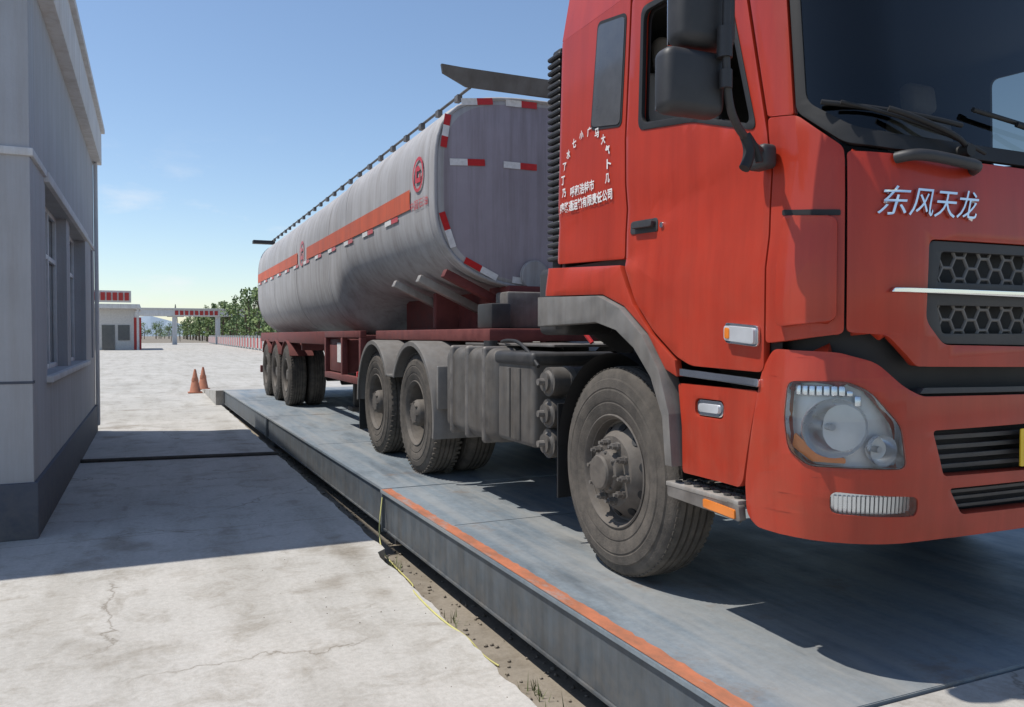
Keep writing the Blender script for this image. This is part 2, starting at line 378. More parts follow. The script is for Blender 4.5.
def wheel(nm,x,y,sgn,kind):
    z=P+.53
    W=empty(nm); W.parent=T
    lathe('tyre',tyre_prof,x,y,z,sgn,M['rubber'],W,72)
    bm=bmesh.new()
    if kind=='steer': NL,hw,lx=90,.004,.022
    else: NL,hw,lx=60,.012,.05
    for i in range(NL):
        a=2*math.pi*i/NL
        for xo in (.048,.242):
            mt=Matrix.Translation((x+sgn*xo,y+(.5275 if kind!='steer' else .524)*math.cos(a),z+(.5275 if kind!='steer' else .524)*math.sin(a)))@Matrix.Rotation(a,4,'X')@Matrix.Diagonal((lx,hw,.022,1))
            bmesh.ops.create_cube(bm,size=1,matrix=mt)
    me=bpy.data.meshes.new('tread_lugs'); bm.to_mesh(me); bm.free(); mkobj('tread_lugs',me,W,M['rubber'])
    if kind=='steer':
        lathe('rim',[(.262,.04),(.288,.022),(.290,.010),(.283,.006),(.274,.014),(.262,.05),(.256,.085),(.246,.09),(.236,.080),(.205,.045),(.188,.022),(.178,.010),(.112,.008),(.110,-.02),(.104,-.032),(.090,-.038),(.088,-.065),(.080,-.076),(.0,-.080)],x,y,z,sgn,M['rim'],W)
        bolts('lug_nuts',x,y,z,sgn,.147,10,.009,-.050,.017,M['grey'],W)
        bolts('hub_bolts',x,y,z,sgn,.098,8,-.03,-.046,.008,M['grey'],W)
        bm=bmesh.new()
        for i in range(10):
            a=2*math.pi*(i+.5)/10+.1; r=.219
            mt=Matrix.Translation((x+sgn*.060,y+r*math.cos(a),z+r*math.sin(a)))@Matrix.Rotation(a,4,'X')@Matrix.Rotation(sgn*rad(-40),4,'Z')@Matrix.Rotation(math.pi/2,4,'Y')@Matrix.Diagonal((1.0,1.0,1,1))
            bmesh.ops.create_cone(bm,cap_ends=True,segments=18,radius1=.024,radius2=.024,depth=.012,matrix=mt)
        me=bpy.data.meshes.new('hand_holes'); bm.to_mesh(me); bm.free(); mkobj('hand_holes',me,W,M['black'])
    else:
        hub=-.01 if kind=='drive' else .03
        lathe('rim',[(.262,.04),(.288,.022),(.290,.010),(.283,.006),(.274,.014),(.262,.05),(.256,.15),(.235,.165),(.205,.175),(.185,.165),(.176,.155),(.120,.152),(.118,hub+.04),(.108,hub+.02),(.085,hub),(.0,hub-.004)],x,y,z,sgn,M['rim'],W)
        bolts('lug_nuts',x,y,z,sgn,.147,10,.153,.105,.0155,M['rim'],W)
        bolts('hub_bolts',x,y,z,sgn,.095,8,hub+.012,hub-.008,.008,M['rim'],W)
        bm=bmesh.new()
        for i in range(8):
            a=2*math.pi*(i+.5)/8+.1; r=.220
            mt=Matrix.Translation((x+sgn*.168,y+r*math.cos(a),z+r*math.sin(a)))@Matrix.Rotation(a,4,'X')@Matrix.Rotation(math.pi/2,4,'Y')
            bmesh.ops.create_cone(bm,cap_ends=True,segments=16,radius1=.026,radius2=.026,depth=.02,matrix=mt)
        me=bpy.data.meshes.new('hand_holes'); bm.to_mesh(me); bm.free(); mkobj('hand_holes',me,W,M['black'])
        lathe('inner_tyre',tyre_prof,x+sgn*.33,y,z,sgn,M['rubber'],W,48)
    return W
XL=2.12; XR=2*CX-2.12
for nm,y,k in (('front_wheel',3.48,'steer'),('drive_wheel_front',6.80,'drive'),('drive_wheel_rear',8.14,'drive'),('trailer_wheel_1',14.25,'trailer'),('trailer_wheel_2',15.55,'trailer'),('trailer_wheel_3',16.85,'trailer')):
    wheel(nm,XL,y,1,k); wheel(nm+'_right',XR,y,-1,k)
    cyl(nm+'_axle',(XL+.2,y,P+.53),(XR-.2,y,P+.53),.075,M['chassis'],T)
    if k!='steer':
        cyl(nm+'_diff',(3.1,y,P+.53),(3.6,y,P+.53),.2,M['chassis'],T)

# --- cab body panels (s = distance round the shell, z = height)
win_s=rnd([(2.475,2.57),(2.42,3.12),(2.72,3.17),(2.79,2.62)],.04)
win_d=rnd([(1.52,2.34),(1.66,3.05),(2.27,3.08),(2.31,2.53),(1.9,2.47)],.05)
panel('sleeper_side',rnd([(2.45,1.92),(2.45,2.5),(2.385,3.2),(3.15,3.2),(3.15,1.95)],.02),[],0,.03,M['red'],T)
panel('door',rnd([(1.46,1.41),(1.455,2.3),(1.56,3.17),(2.37,3.17),(2.435,2.5),(2.435,1.90),(2.33,1.71),(2.18,1.57),(2.0,1.455),(1.9,1.42)],.035),[win_d],0,.03,M['red'],T)
panel('fender_red',[(3.26,1.935),(2.47,1.89),(2.345,1.695),(2.19,1.555),(2.01,1.44),(1.995,1.37),(2.08,1.40),(2.22,1.56),(2.42,1.69),(2.62,1.755),(3.26,1.775)],[],.004,.035,M['red'],T)
panel('wheel_arch',[(3.30,1.768),(2.62,1.748),(2.42,1.683),(2.225,1.553),(2.085,1.39),(2.01,1.21),(1.985,.98),(2.035,.98),(2.06,1.19),(2.15,1.36),(2.29,1.49),(2.45,1.575),(2.64,1.615),(3.30,1.60)],[],.035,.10,M['fender'],T,bev=.012)
panel('corner_panel',rnd([(1.162,1.555),(1.162,2.205),(1.31,2.34),(1.445,2.36),(1.45,1.52),(1.35,1.53)],.02),[],.0,.03,M['red'],T)
panel('a_pillar',rnd([(1.325,2.345),(1.31,3.2),(1.545,3.2),(1.445,2.365)],.012),[],.0,.03,M['red'],T)
panel('wind_deflector',rnd([(1.185,1.60),(1.185,1.96),(1.37,1.98),(1.38,1.58)],.03),[],.030,.035,M['red'],T,bev=.010)
panel('deflector_slot',rnd([(1.175,1.965),(1.175,1.985),(1.385,2.005),(1.385,1.985)],.006),[],.004,.006,M['black'],T,bev=0)
panel('hood',rnd(sym([(0,2.165),(.60,2.17),(1.0,2.175),(1.154,2.19),(1.154,1.56),(1.03,1.55),(.92,1.44),(0,1.425)]),.02),[rnd(sym([(0,1.885),(.875,1.885),(.885,1.60),(.80,1.515),(0,1.50)]),.03)],0,.03,M['red'],T,mir=False)
gh=[rnd(sym([(0,1.845),(.81,1.845),(.83,1.735),(0,1.735)]),.015),rnd(sym([(0,1.655),(.83,1.655),(.80,1.555),(0,1.555)]),.015)]
panel('grille_frame',rnd(sym([(0,1.88),(.87,1.88),(.88,1.60),(.80,1.52),(0,1.505)]),.03),gh,-.008,.03,M['dark'],T,mir=False,bev=.008)
panel('grille_bar',rnd(sym([(0,1.705),(1.02,1.712),(1.03,1.698),(0,1.683)]),.004),[],.022,.02,M['chrome'],T,mir=False,bev=.004)
def hexes(z0,z1,smax):
    bm=bmesh.new(); w=.125;h=.075; done=set()
    def bar(a,b):
        key=tuple(sorted(((round(a[0],3),round(a[1],3)),(round(b[0],3),round(b[1],3)))))
        if key in done: return
        done.add(key)
        if max(a[1],b[1])>z1+.03 or min(a[1],b[1])<z0-.03 or max(abs(a[0]),abs(b[0]))>smax+.03: return
        A=Vector(cabmap(a[0],a[1],-.030));B=Vector(cabmap(b[0],b[1],-.030)); d=B-A
        mt=Matrix.Translation((A+B)/2)@d.to_track_quat('Z','Y').to_matrix().to_4x4()
        bmesh.ops.create_cone(bm,cap_ends=True,segments=6,radius1=.006,radius2=.006,depth=d.length*1.05,matrix=mt)
    zc=(z0+z1)/2
    s=-smax-w
    # flat-sided hexagons in one staggered row and half cells above and below
    while s<smax+w:
        P6=[(s-w*.333,zc),(s-w*.167,zc+h*.5),(s+w*.167,zc+h*.5),(s+w*.333,zc),(s+w*.167,zc-h*.5),(s-w*.167,zc-h*.5)]
        for i in range(6): bar(P6[i],P6[(i+1)%6])
        bar(P6[3],(s+w*.667,zc))
        bar(P6[1],(s-w*.29,zc+h*.85)); bar(P6[2],(s+w*.29,zc+h*.85)); bar(P6[5],(s-w*.29,zc-h*.85)); bar(P6[4],(s+w*.29,zc-h*.85))
        s+=w
    me=bpy.data.meshes.new('grille_mesh'); bm.to_mesh(me); bm.free(); mkobj('grille_mesh',me,T,M['fender'])
hexes(1.735,1.845,.80); hexes(1.555,1.655,.80)
panel('front_backing',sym([(0,2.15),(1.2,2.15),(1.44,2.3),(1.44,.90),(0,.90)]),[],-.07,0,M['black'],T,mir=False)
panel('side_backing',[(1.40,1.44),(1.95,1.46),(2.15,1.60),(2.32,1.76),(2.46,1.93),(3.13,1.97),(3.13,3.18),(1.40,3.18),(1.36,2.4)],[rnd([(1.54,2.36),(1.68,3.03),(2.25,3.06),(2.29,2.55),(1.9,2.49)],.05)],-.035,0,M['black'],T)
panel('cab_rear_fill',[(3.13,1.96),(3.13,3.2),(3.19,3.2),(3.19,1.96)],[],-.02,.02,M['dark'],T)
panel('windshield',rnd(sym([(0,2.185),(.6,2.19),(1.0,2.20),(1.15,2.225),(1.305,2.36),(1.29,3.1),(0,3.12)]),.03),[],-.012,0,M['glass'],T,mir=False,step=.05)
panel('windshield_seal',rnd(sym([(0,2.18),(.6,2.185),(1.0,2.195),(1.155,2.22),(1.315,2.355),(1.30,3.1),(0,3.13)]),.03),[rnd(sym([(0,2.235),(.6,2.24),(.98,2.25),(1.12,2.275),(1.275,2.385),(1.26,3.03),(0,3.06)]),.04)],-.004,.015,M['black'],T,mir=False)
panel('sleeper_seal',win_s,[],.003,.006,M['black'],T,bev=0)
panel('sleeper_glass',rnd([(2.488,2.585),(2.435,3.105),(2.71,3.15),(2.775,2.635)],.035),[],.006,.003,M['sglass'],T,bev=0)
panel('door_seal',rnd([(1.505,2.325),(1.645,3.065),(2.285,3.095),(2.325,2.515),(1.9,2.455)],.05),[rnd([(1.535,2.355),(1.67,3.04),(2.262,3.067),(2.295,2.545),(1.9,2.485)],.05)],.004,.02,M['black'],T)
panel('quarter_bar',[(1.735,2.43),(1.75,3.06),(1.77,3.06),(1.755,2.43)],[],-.005,.015,M['black'],T)
panel('handle_recess',rnd([(2.17,2.02),(2.18,2.085),(2.40,2.093),(2.40,2.03)],.02),[],.004,.006,M['dark'],T,bev=.002)
panel('door_handle',rnd([(2.19,2.045),(2.19,2.075),(2.36,2.083),(2.36,2.053)],.012),[],.030,.025,M['dark'],T,bev=.008)
cyl('door_lock',cabmap(2.14,2.045,.0),cabmap(2.14,2.045,.008),.013,M['chrome'],T)
panel('side_marker_base',rnd([(1.475,1.505),(1.475,1.585),(1.665,1.60),(1.665,1.52)],.02),[],.014,.012,M['chrome'],T,bev=.004)
panel('side_marker',rnd([(1.485,1.515),(1.485,1.575),(1.655,1.588),(1.655,1.53)],.015),[],.028,.014,M['lampwhite'],T,bev=.006)
panel('side_marker_amber',rnd([(1.62,1.535),(1.62,1.578),(1.648,1.580),(1.648,1.537)],.01),[],.031,.004,M['amber'],T,bev=.001)
B=bumpmap
head=rnd([(1.345,1.385),(1.15,1.39),(1.08,1.355),(.985,1.235),(.965,1.085),(1.27,1.088),(1.335,1.14),(1.352,1.25)],.03)
fog=rnd([(.91,.915),(.91,.985),(1.20,1.005),(1.20,.925)],.03)
lg1=rnd(sym([(0,1.225),(.855,1.215),(.80,1.05),(0,1.045)]),.02)
lg2=rnd(sym([(0,1.005),(.77,1.005),(.70,.905),(0,.90)]),.02)
panel('bumper',rnd(sym([(0,1.325),(.90,1.335),(.97,1.37),(1.06,1.455),(1.18,1.49),(1.42,1.50),(1.47,1.42),(1.56,.98),(1.555,.86),(1.50,.822),(0,.822)]),.03),
      [head,[(-s,z) for s,z in head],fog,[(-s,z) for s,z in fog],lg1,lg2],0,.05,M['red'],T,mapf=B,mir=False,bev=.004,zstep=.07)
panel('lower_side',rnd([(1.485,1.34),(1.575,.985),(1.60,.955),(1.975,.955),(1.98,1.15),(2.01,1.34)],.02),[rnd([(1.70,1.21),(1.70,1.285),(1.89,1.285),(1.89,1.21)],.03)],0,.04,M['red'],T,mapf=B)
panel('chrome_strip',rnd([(1.475,1.355),(1.475,1.385),(1.99,1.405),(1.99,1.375)],.008),[],.012,.02,M['chrome'],T,mapf=B,bev=.004)
panel('lamp_bezel',rnd([(1.71,1.215),(1.71,1.28),(1.88,1.28),(1.88,1.215)],.028),[],-.004,.02,M['chrome'],T,mapf=B,bev=.006)
panel('repeater_lamp',rnd([(1.73,1.23),(1.73,1.265),(1.86,1.265),(1.86,1.23)],.015),[],.006,.01,M['lampwhite'],T,mapf=B,bev=.004)
panel('step_face',rnd([(1.575,.825),(1.58,.89),(2.06,.90),(2.06,.84)],.015),[],.02,.03,M['grey'],T,mapf=B,bev=.006)
panel('step_reflector',rnd([(1.60,.832),(1.60,.868),(1.80,.876),(1.80,.84)],.008),[],.028,.01,M['amber'],T,mapf=B,bev=.002)
box('step_plate',2.075,2.36,2.46,2.94,.885,.905,M['steel'],T,.004)
for i in range(7):
    for j in range(4):
        cyl('step_stud',(2.11+j*.06,2.50+i*.065,.905),(2.11+j*.06,2.50+i*.065,.912),.016,M['dark'],T,8)
box('step_well',2.36,2.40,2.40,2.95,.80,1.30,M['dark'],T)
box('step_well_front',2.12,2.40,2.40,2.43,.83,1.00,M['dark'],T)
panel('bumper_backing',sym([(0,1.34),(.95,1.34),(1.40,1.40),(1.44,.86),(0,.86)]),[],-.10,0,M['black'],T,mapf=B,mir=False)
for z in (1.08,1.115,1.15,1.185):
    panel('lower_grille_bar',sym([(0,z+.008),(.83,z+.008),(.83,z-.008),(0,z-.008)]),[],-.03,.012,M['dark'],T,mapf=B,mir=False,zstep=0,bev=.003)
for z in (.93,.96,.985):
    panel('lower_grille_bar',sym([(0,z+.006),(.75,z+.006),(.75,z-.006),(0,z-.006)]),[],-.03,.012,M['dark'],T,mapf=B,mir=False,zstep=0,bev=.003)
panel('bumper_top_bar',rnd(sym([(0,1.355),(.88,1.365),(.90,1.345),(0,1.335)]),.005),[],-.005,.05,M['dark'],T,mapf=B,mir=False,bev=.004)
panel('number_plate',rnd([(-.01,1.065),(-.01,1.205),(.43,1.205),(.43,1.065)],.006),[],.016,.006,M['yellow'],T,mapf=B,mir=False,bev=.001)
text('plate_text','蒙A·82639',.41,.02,1.085,1.185,.0185,M['black'],T,mapf=B,bold=.01)
for sg in (1,-1):
    me=curve2d(head); wrap('headlight_bowl',me,B,-.060,0,M['lampwhite'],T,.05,.05,0,mirror=sg<0)
    me=curve2d(head); wrap('headlight_lens',me,B,.004,0,M['clear'],T,.04,.06,0,mirror=sg<0)
    bm=bmesh.new(); hd=[(s*sg,z) for s,z in head]
    r0_=[bm.verts.new(B(s,z,-.002)) for s,z in [(1.16*sg+(h[0]-1.16*sg)*.985,1.23+(h[1]-1.23)*.985) for h in hd]]
    r1_=[bm.verts.new(B(s,z,-.062)) for s,z in hd]
    for i in range(len(hd)):
        j=(i+1)%len(hd); bm.faces.new((r0_[i],r0_[j],r1_[j],r1_[i]))
    me=bpy.data.meshes.new('headlight_wall'); bm.to_mesh(me); bm.free(); smooth(me,40); mkobj('headlight_wall',me,T,M['reflector'])
    for (s,z,r,sx) in ((1.185,1.225,.105,1.15),(1.035,1.15,.055,1.0)):
        p=Vector(B(s*sg,z,-.012)); 
        q=Vector(B(s*sg,z,-.075)); ax=Vector((0,1,0))*.75+ (q-p).normalized()*.5; ax.normalize()
        bm=bmesh.new(); n=32; rings=[]
        for k in range(7):
            t=k/6; rr=r*math.cos(t*math.pi/2*.93); dd=.065*math.sin(t*math.pi/2)
            rings.append([bm.verts.new((rr*sx*math.cos(2*math.pi*i/n)*(1+.012*(i%2)),rr*math.sin(2*math.pi*i/n),dd)) for i in range(n)])
        for a,b2 in zip(rings,rings[1:]):
            for i in range(n): bm.faces.new((a[i],a[(i+1)%n],b2[(i+1)%n],b2[i]))
        me=bpy.data.meshes.new('headlight_reflector'); bm.to_mesh(me); bm.free(); smooth(me,20)
        o=mkobj('headlight_reflector',me,T,M['reflector']); o.location=p; o.rotation_mode='QUATERNION'; o.rotation_quaternion=ax.to_track_quat('Z','Y')
        cyl('headlight_bulb',p+ax*.055,p+ax*.02,.012,M['lampwhite'],T,12)
    for i in range(9):
        s=1.10+.026*i; zt=1.372 if s>1.15 else 1.372-(1.15-s)*.7
        me=curve2d([(s,1.335 if s>1.12 else 1.30),(s,zt),(s+.022,zt),(s+.022,1.335 if s>1.12 else 1.30)])
        wrap('headlight_flute',me,B,-.030,.02,M['reflector'],T,0,0,.004,mirror=sg<0)
    am=rnd([(1.335,1.15),(1.26,1.10),(1.15,1.10),(1.15,1.118),(1.24,1.13),(1.325,1.20)],.008)
    me=curve2d(am); wrap('indicator',me,B,-.03,.01,M['amber'],T,.05,.05,.002,mirror=sg<0)
    me=curve2d(fog); wrap('fog_bowl',me,B,-.035,0,M['reflector'],T,.05,.05,0,mirror=sg<0)
    for i in range(18):
        s=.925+.0148*i
        me=curve2d([(s,.925),(s,.985),(s+.010,.985),(s+.010,.925)]); wrap('fog_flute',me,B,-.024,.006,M['reflector'],T,0,0,0,mirror=sg<0)
    me=curve2d(fog); wrap('fog_lens',me,B,-.004,0,M['clear'],T,.05,.05,0,mirror=sg<0)
text('hood_lettering','东风天龙',1.07,.65,1.96,2.062,.014,M['chrome'],T,shear=.3,bold=.0,thick=.01)
text('door_lettering','呼和浩特市',3.00,2.74,2.30,2.36,.006,M['white'],T,bold=.02)
text('door_lettering_2','盛路通运输有限责任公司',3.12,2.56,2.225,2.285,.006,M['white'],T,bold=.025)
glyph='乃丁了水七小广马大气卜几'
for i,ch in enumerate(glyph):
    a=rad(200-220*i/11); cx,cz=2.84,2.41
    rs,rz=.25,.21
    s=cx-rs*math.cos(a); z=cz+rz*math.sin(a)
    text('arc_glyph',ch,s+.022,s-.022,z-.025,z+.025,.006,M['white'],T,bold=.03)
tube('hood_handle',[cabmap(1.0,2.16,.0),cabmap(.98,2.165,.045),cabmap(.9,2.165,.05),cabmap(.75,2.15,.05),cabmap(.68,2.145,.045),cabmap(.66,2.14,.0)],.02,M['dark'],T)
for s0,s1 in ((.72,1.22),(.05,.62),):
    tube('wiper_arm',[cabmap(s0-.02,2.21,.02),cabmap(s0,2.235,.05),cabmap((s0+s1)/2,2.31,.05),cabmap(s1-.2,2.33,.035)],.010,M['black'],T)
    tube('wiper_blade',[cabmap(s0-.02,2.30,.022),cabmap((s0+s1)/2,2.33,.03),cabmap(s1+.0,2.37,.018)],.009,M['black'],T)
    cyl('wiper_pivot',cabmap(s0-.02,2.205,-.01),cabmap(s0-.02,2.205,.04),.022,M['black'],T)
tube('wiper_long',[cabmap(.62,2.20,.03),cabmap(.9,2.30,.04),cabmap(1.16,2.36,.03)],.007,M['black'],T)
for sg in (1,-1):
    def mx(x): return x if sg>0 else 2*CX-x
    def mb(n,a,b,*r,**k): 
        a,b=sorted((mx(a),mx(b))); return box(n,a,b,*r,**k)
    mb('mirror_housing',1.535,1.775,2.17,2.27,2.285,2.50,M['dark'],T,.035,4)
    mb('mirror_housing_main',1.59,1.825,2.17,2.28,2.515,3.05,M['dark'],T,.04,4)
    mb('mirror_glass',1.555,1.755,2.271,2.274,2.305,2.48,M['chrome'],T)
    mb('mirror_glass_main',1.61,1.805,2.281,2.284,2.535,3.02,M['chrome'],T)
    tube('mirror_arm',[(mx(2.08),2.33,2.22),(mx(1.97),2.26,2.22),(mx(1.84),2.20,2.26),(mx(1.755),2.15,2.34),(mx(1.74),2.14,2.60),(mx(1.76),2.14,2.9),(mx(1.9),2.2,3.12),(mx(2.12),2.35,3.15)],.014,M['dark'],T)
    cyl('mirror_clamp',(mx(1.745),2.15,2.47),(mx(1.745),2.15,2.57),.026,M['dark'],T)
    cyl('mirror_clamp',(mx(1.75),2.15,2.37),(mx(1.75),2.15,2.43),.022,M['dark'],T)
    mb('mirror_bracket',2.03,2.10,2.28,2.38,2.16,2.25,M['dark'],T,.02,3)
    tube('mirror_cloth',[(mx(1.90),2.23,2.25),(mx(1.93),2.22,2.19),(mx(1.89),2.22,2.13)],.020,M['black'],T)
    tube('mirror_cloth',[(mx(1.91),2.23,2.25),(mx(1.96),2.23,2.20),(mx(1.965),2.23,2.16)],.014,M['black'],T)
roofpts=[cabmap(s,3.2,0) for s in [i*.1-3.15 for i in range(64)]]
bm=bmesh.new()
lv=[(3.2,1.0,0),(3.30,.985,.02),(3.50,.955,.12),(3.75,.90,.30),(3.85,.85,.40),(3.87,.6,.7)]
rings=[]
for z,k,dy in lv:
    ring=[]
    for p in roofpts:
        x=CX+(p[0]-CX)*k; y=4.03-(4.03-p[1])*(1-dy*.45)
        ring.append(bm.verts.new((x,y,z)))
    rings.append(ring)
for a,b in zip(rings,rings[1:]):
    for i in range(len(a)): 
        j=(i+1)%len(a); bm.faces.new((a[i],a[j],b[j],b[i]))
bm.faces.new(rings[-1])
bmesh.ops.recalc_face_normals(bm,faces=bm.faces[:])
me=bpy.data.meshes.new('high_roof'); bm.to_mesh(me); bm.free(); smooth(me,50); mkobj('high_roof',me,T,M['red'])
box('sun_visor',2.35,4.35,1.90,2.15,3.12,3.18,M['dark'],T,.02,2,rot=(rad(-18),0,0))
box('cab_back_wall',2.13,4.57,3.99,4.03,1.7,3.2,M['dark'],T,.01)
box('cab_floor',2.13,4.57,2.2,4.0,1.86,1.93,M['interior'],T)
box('cab_headliner',2.16,4.54,2.4,4.0,3.15,3.19,M['interior'],T)
box('dashboard',2.2,4.5,2.18,2.62,1.95,2.26,M['interior'],T,.06,4)
for sx in (2.20,3.98):
    box('seat_base',sx,sx+.5,2.9,3.4,2.0,2.25,M['seat'],T,.06,4)
    box('seat_back',sx+.02,sx+.48,3.30,3.45,2.2,2.86,M['seat'],T,.06,4,rot=(rad(-8),0,0))
    box('head_rest',sx+.13,sx+.37,3.37,3.47,2.88,3.06,M['seat'],T,.045,4,rot=(rad(-8),0,0))
box('bunk',2.2,4.5,3.58,3.97,2.0,2.35,M['seat'],T,.05,3)
bm=bmesh.new()
R0,r0=.22,.016
vs=[[bm.verts.new(((R0+r0*math.cos(b))*math.cos(a),(R0+r0*math.cos(b))*math.sin(a),r0*math.sin(b))) for b in [2*math.pi*j/8 for j in range(8)]] for a in [2*math.pi*i/32 for i in range(32)]]
for i in range(32):
    for j in range(8): bm.faces.new((vs[i][j],vs[(i+1)%32][j],vs[(i+1)%32][(j+1)%8],vs[i][(j+1)%8]))
me=bpy.data.meshes.new('steering_wheel'); bm.to_mesh(me); bm.free(); smooth(me,60)
o=mkobj('steering_wheel',me,T,M['black']); o.location=(2.62,2.70,2.42); o.rotation_euler=(rad(50),0,0)
cyl('steering_column',(2.62,2.60,2.2),(2.62,2.70,2.42),.03,M['black'],T)
lathe('wheel_well_liner',[(.60,0.02),(.60,.45)],XL,3.50,P+.53,1,M['black'],T,24,(5,178))
lathe('wheel_well_liner_right',[(.60,0.02),(.60,.45)],XR,3.50,P+.53,-1,M['black'],T,24,(5,178))
box('engine_light_block',2.85,3.85,2.35,4.3,.85,1.84,M['chassis'],T,.05)  # plain box in the engine's place, added to block light under the cab
box('radiator',2.45,4.25,2.15,2.30,.88,1.5,M['chassis'],T,.03)
for x in (2.93,3.77):
    box('chassis_rail',x-.04,x+.04,2.3,9.2,1.05,1.32,M['chassis'],T,.01)
for y in (4.6,5.6,6.2,7.5,8.8): box('cross_member',2.95,3.75,y,y+.1,1.08,1.28,M['chassis'],T)
box('rear_crossmember',2.6,4.1,9.2,9.28,1.0,1.3,M['chassis'],T,.01)
box('front_underrun',2.5,4.2,2.05,2.3,.83,.95,M['black'],T,.02)
for i in range(30):
    z=1.98+i*.04
    box('intake_rib',2.13,2.36,4.07,4.22,z,z+.026,M['dark'],T,.008,1)
box('intake_core',2.15,2.34,4.09,4.20,1.90,3.2,M['black'],T,.02)
box('intake_base',2.16,2.50,4.06,4.40,1.55,1.95,M['dark'],T,.04,3)
cyl('intake_hose',(2.3,4.25,1.75),(2.75,4.3,1.5),.09,M['dark'],T)
for sg in (1,-1):
    def mx(x): return x if sg>0 else 2*CX-x
    def mb(n,a,b,*r,**k): 
        a,b=sorted((mx(a),mx(b))); return box(n,a,b,*r,**k)
    mb('fuel_tank',2.13,2.75,5.02,6.03,.80,1.46,M['tank'],T,.09,5)
    mb('battery_box',2.14,2.70,4.42,4.98,.85,1.42,M['tank'],T,.035,3)
    mb('battery_rib',2.128,2.15,4.60,4.64,.88,1.34,M['tank'],T,.006); mb('battery_rib',2.128,2.15,4.76,4.80,.88,1.34,M['tank'],T,.006)
    mb('battery_lid',2.12,2.72,4.40,5.0,1.36,1.445,M['dark'],T,.03,3)
    for y in (5.2,5.53,5.86):
        mb('tank_strap',2.118,2.76,y-.028,y+.028,.79,1.472,M['grey'],T,.026,3)
    mb('tank_bracket',2.5,2.95,5.15,5.25,.78,1.25,M['chassis'],T); mb('tank_bracket',2.5,2.95,5.75,5.85,.78,1.25,M['chassis'],T)
    cyl('fuel_cap',(mx(2.25),5.36,1.46),(mx(2.25),5.36,1.51),.05,M['dark'],T)
    for (y,z) in ((4.28,1.27),(4.28,1.08),(4.28,.90)):
        cyl('air_tank',(mx(2.14),y,z),(mx(2.75),y,z),.088,M['tank'],T,24,bev=.03)
        cyl('air_tank_port',(mx(2.10),y,z),(mx(2.15),y,z),.02,M['grey'],T,10)
        cyl('air_tank_band',(mx(2.28),y,z),(mx(2.32),y,z),.092,M['grey'],T,24)
    mb('catwalk',2.3,2.95,4.45,6.0,1.474,1.49,M['grey'],T,.003)
    tube('air_hose',[(mx(2.6),4.5,1.5),(mx(2.5),4.7,1.75),(mx(2.7),5.2,1.85),(mx(2.9),5.8,1.7)],.015,M['rtape'],T)
    tube('air_hose_2',[(mx(2.7),4.5,1.5),(mx(2.8),4.9,1.8),(mx(2.9),5.5,1.75),(mx(3.0),5.9,1.7)],.015,M['black'],T)
    tube('air_hose_3',[(mx(2.14),4.35,1.36),(mx(2.16),4.6,1.50),(mx(2.22),5.0,1.52),(mx(2.4),5.5,1.50)],.012,M['black'],T)
    mb('front_mud_flap',2.16,2.55,4.13,4.145,.60,1.15,M['black'],T)
    for yc,a0,a1 in ((6.80,-12,150),(8.14,30,180)):
        prof=[(.655,.42),(.66,.0),(.652,-.02),(.615,-.02),(.612,-.008),(.642,.0),(.642,.42)]
        lathe('rear_fender',prof,mx(2.10),yc,P+.53-.02,sg,M['fender'],T,30,(180-a1,180-a0))
    mb('fender_front_skirt',2.10,2.52,6.10,6.14,.95,1.30,M['fender'],T,.01)
    mb('fender_bridge',2.08,2.52,7.36,7.58,1.15,1.175,M['fender'],T,.008)
    mb('mud_flap',2.12,2.75,8.83,8.85,.50,1.15,M['black'],T)
    mb('tail_lamp_bar',2.2,2.8,9.28,9.33,1.0,1.12,M['rtape'],T,.01)
box('fifth_wheel',2.85,3.85,6.7,8.0,1.36,1.46,M['chassis'],T,.03)
box('fifth_wheel_base',2.95,3.75,6.9,7.8,1.30,1.38,M['chassis'],T)

# --- tank
ZT=3.56
def sec(y):
    t=sst(9.5,10.2,y)
    bot=1.93-.43*t
    return ((ZT+bot)/2-.0,(ZT-bot)/2,1.25)
def se(y,a,k=1.0):
    zc,hz,hx=sec(y); c,s=math.cos(a),math.sin(a); n=4.0 if s>0 else 2.9
    r=(abs(c)**n+abs(s)**n)**(-1/n)
    return (CX+hx*c*r*k,zc+hz*s*r*k)
def tankside(y,z,off):
    zc,hz,hx=sec(y); n=4.0 if z>zc else 2.9
    t=min(.999,abs((z-zc)/hz)); return (CX-hx*(1-t**n)**(1/n)-off,y,z)
bm=bmesh.new(); n=96; rings=[]
ys=[(6.20,.01,0),(6.20,.5,0),(6.20,.93,0),(6.205,.965,0),(6.225,.985,0),(6.26,.997,0),(6.31,1,0)]
y=6.6
while y<17.8: ys.append((y,1,0)); y+=.12 if 9.3<y<10.4 else .45
ys+=[(17.85,1,0),(17.92,.99,0),(17.97,.96,0),(18.03,.5,0),(18.05,.01,0)]
for y,k,_ in ys:
    ring=[]
    for i in range(n):
        a=2*math.pi*i/n; x,z=se(y,a,k); ring.append(bm.verts.new((x,y,z)))
    rings.append(ring)
for q,(a,b) in enumerate(zip(rings,rings[1:])):
    for i in range(n):
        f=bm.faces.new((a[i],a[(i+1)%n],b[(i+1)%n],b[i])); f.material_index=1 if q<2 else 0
bmesh.ops.recalc_face_normals(bm,faces=bm.faces[:])
me=bpy.data.meshes.new('tank_shell'); bm.to_mesh(me); bm.free(); smooth(me,40); o=mkobj('tank_shell',me,T,M['silver']); me.materials.append(M['tankface_shaded'])
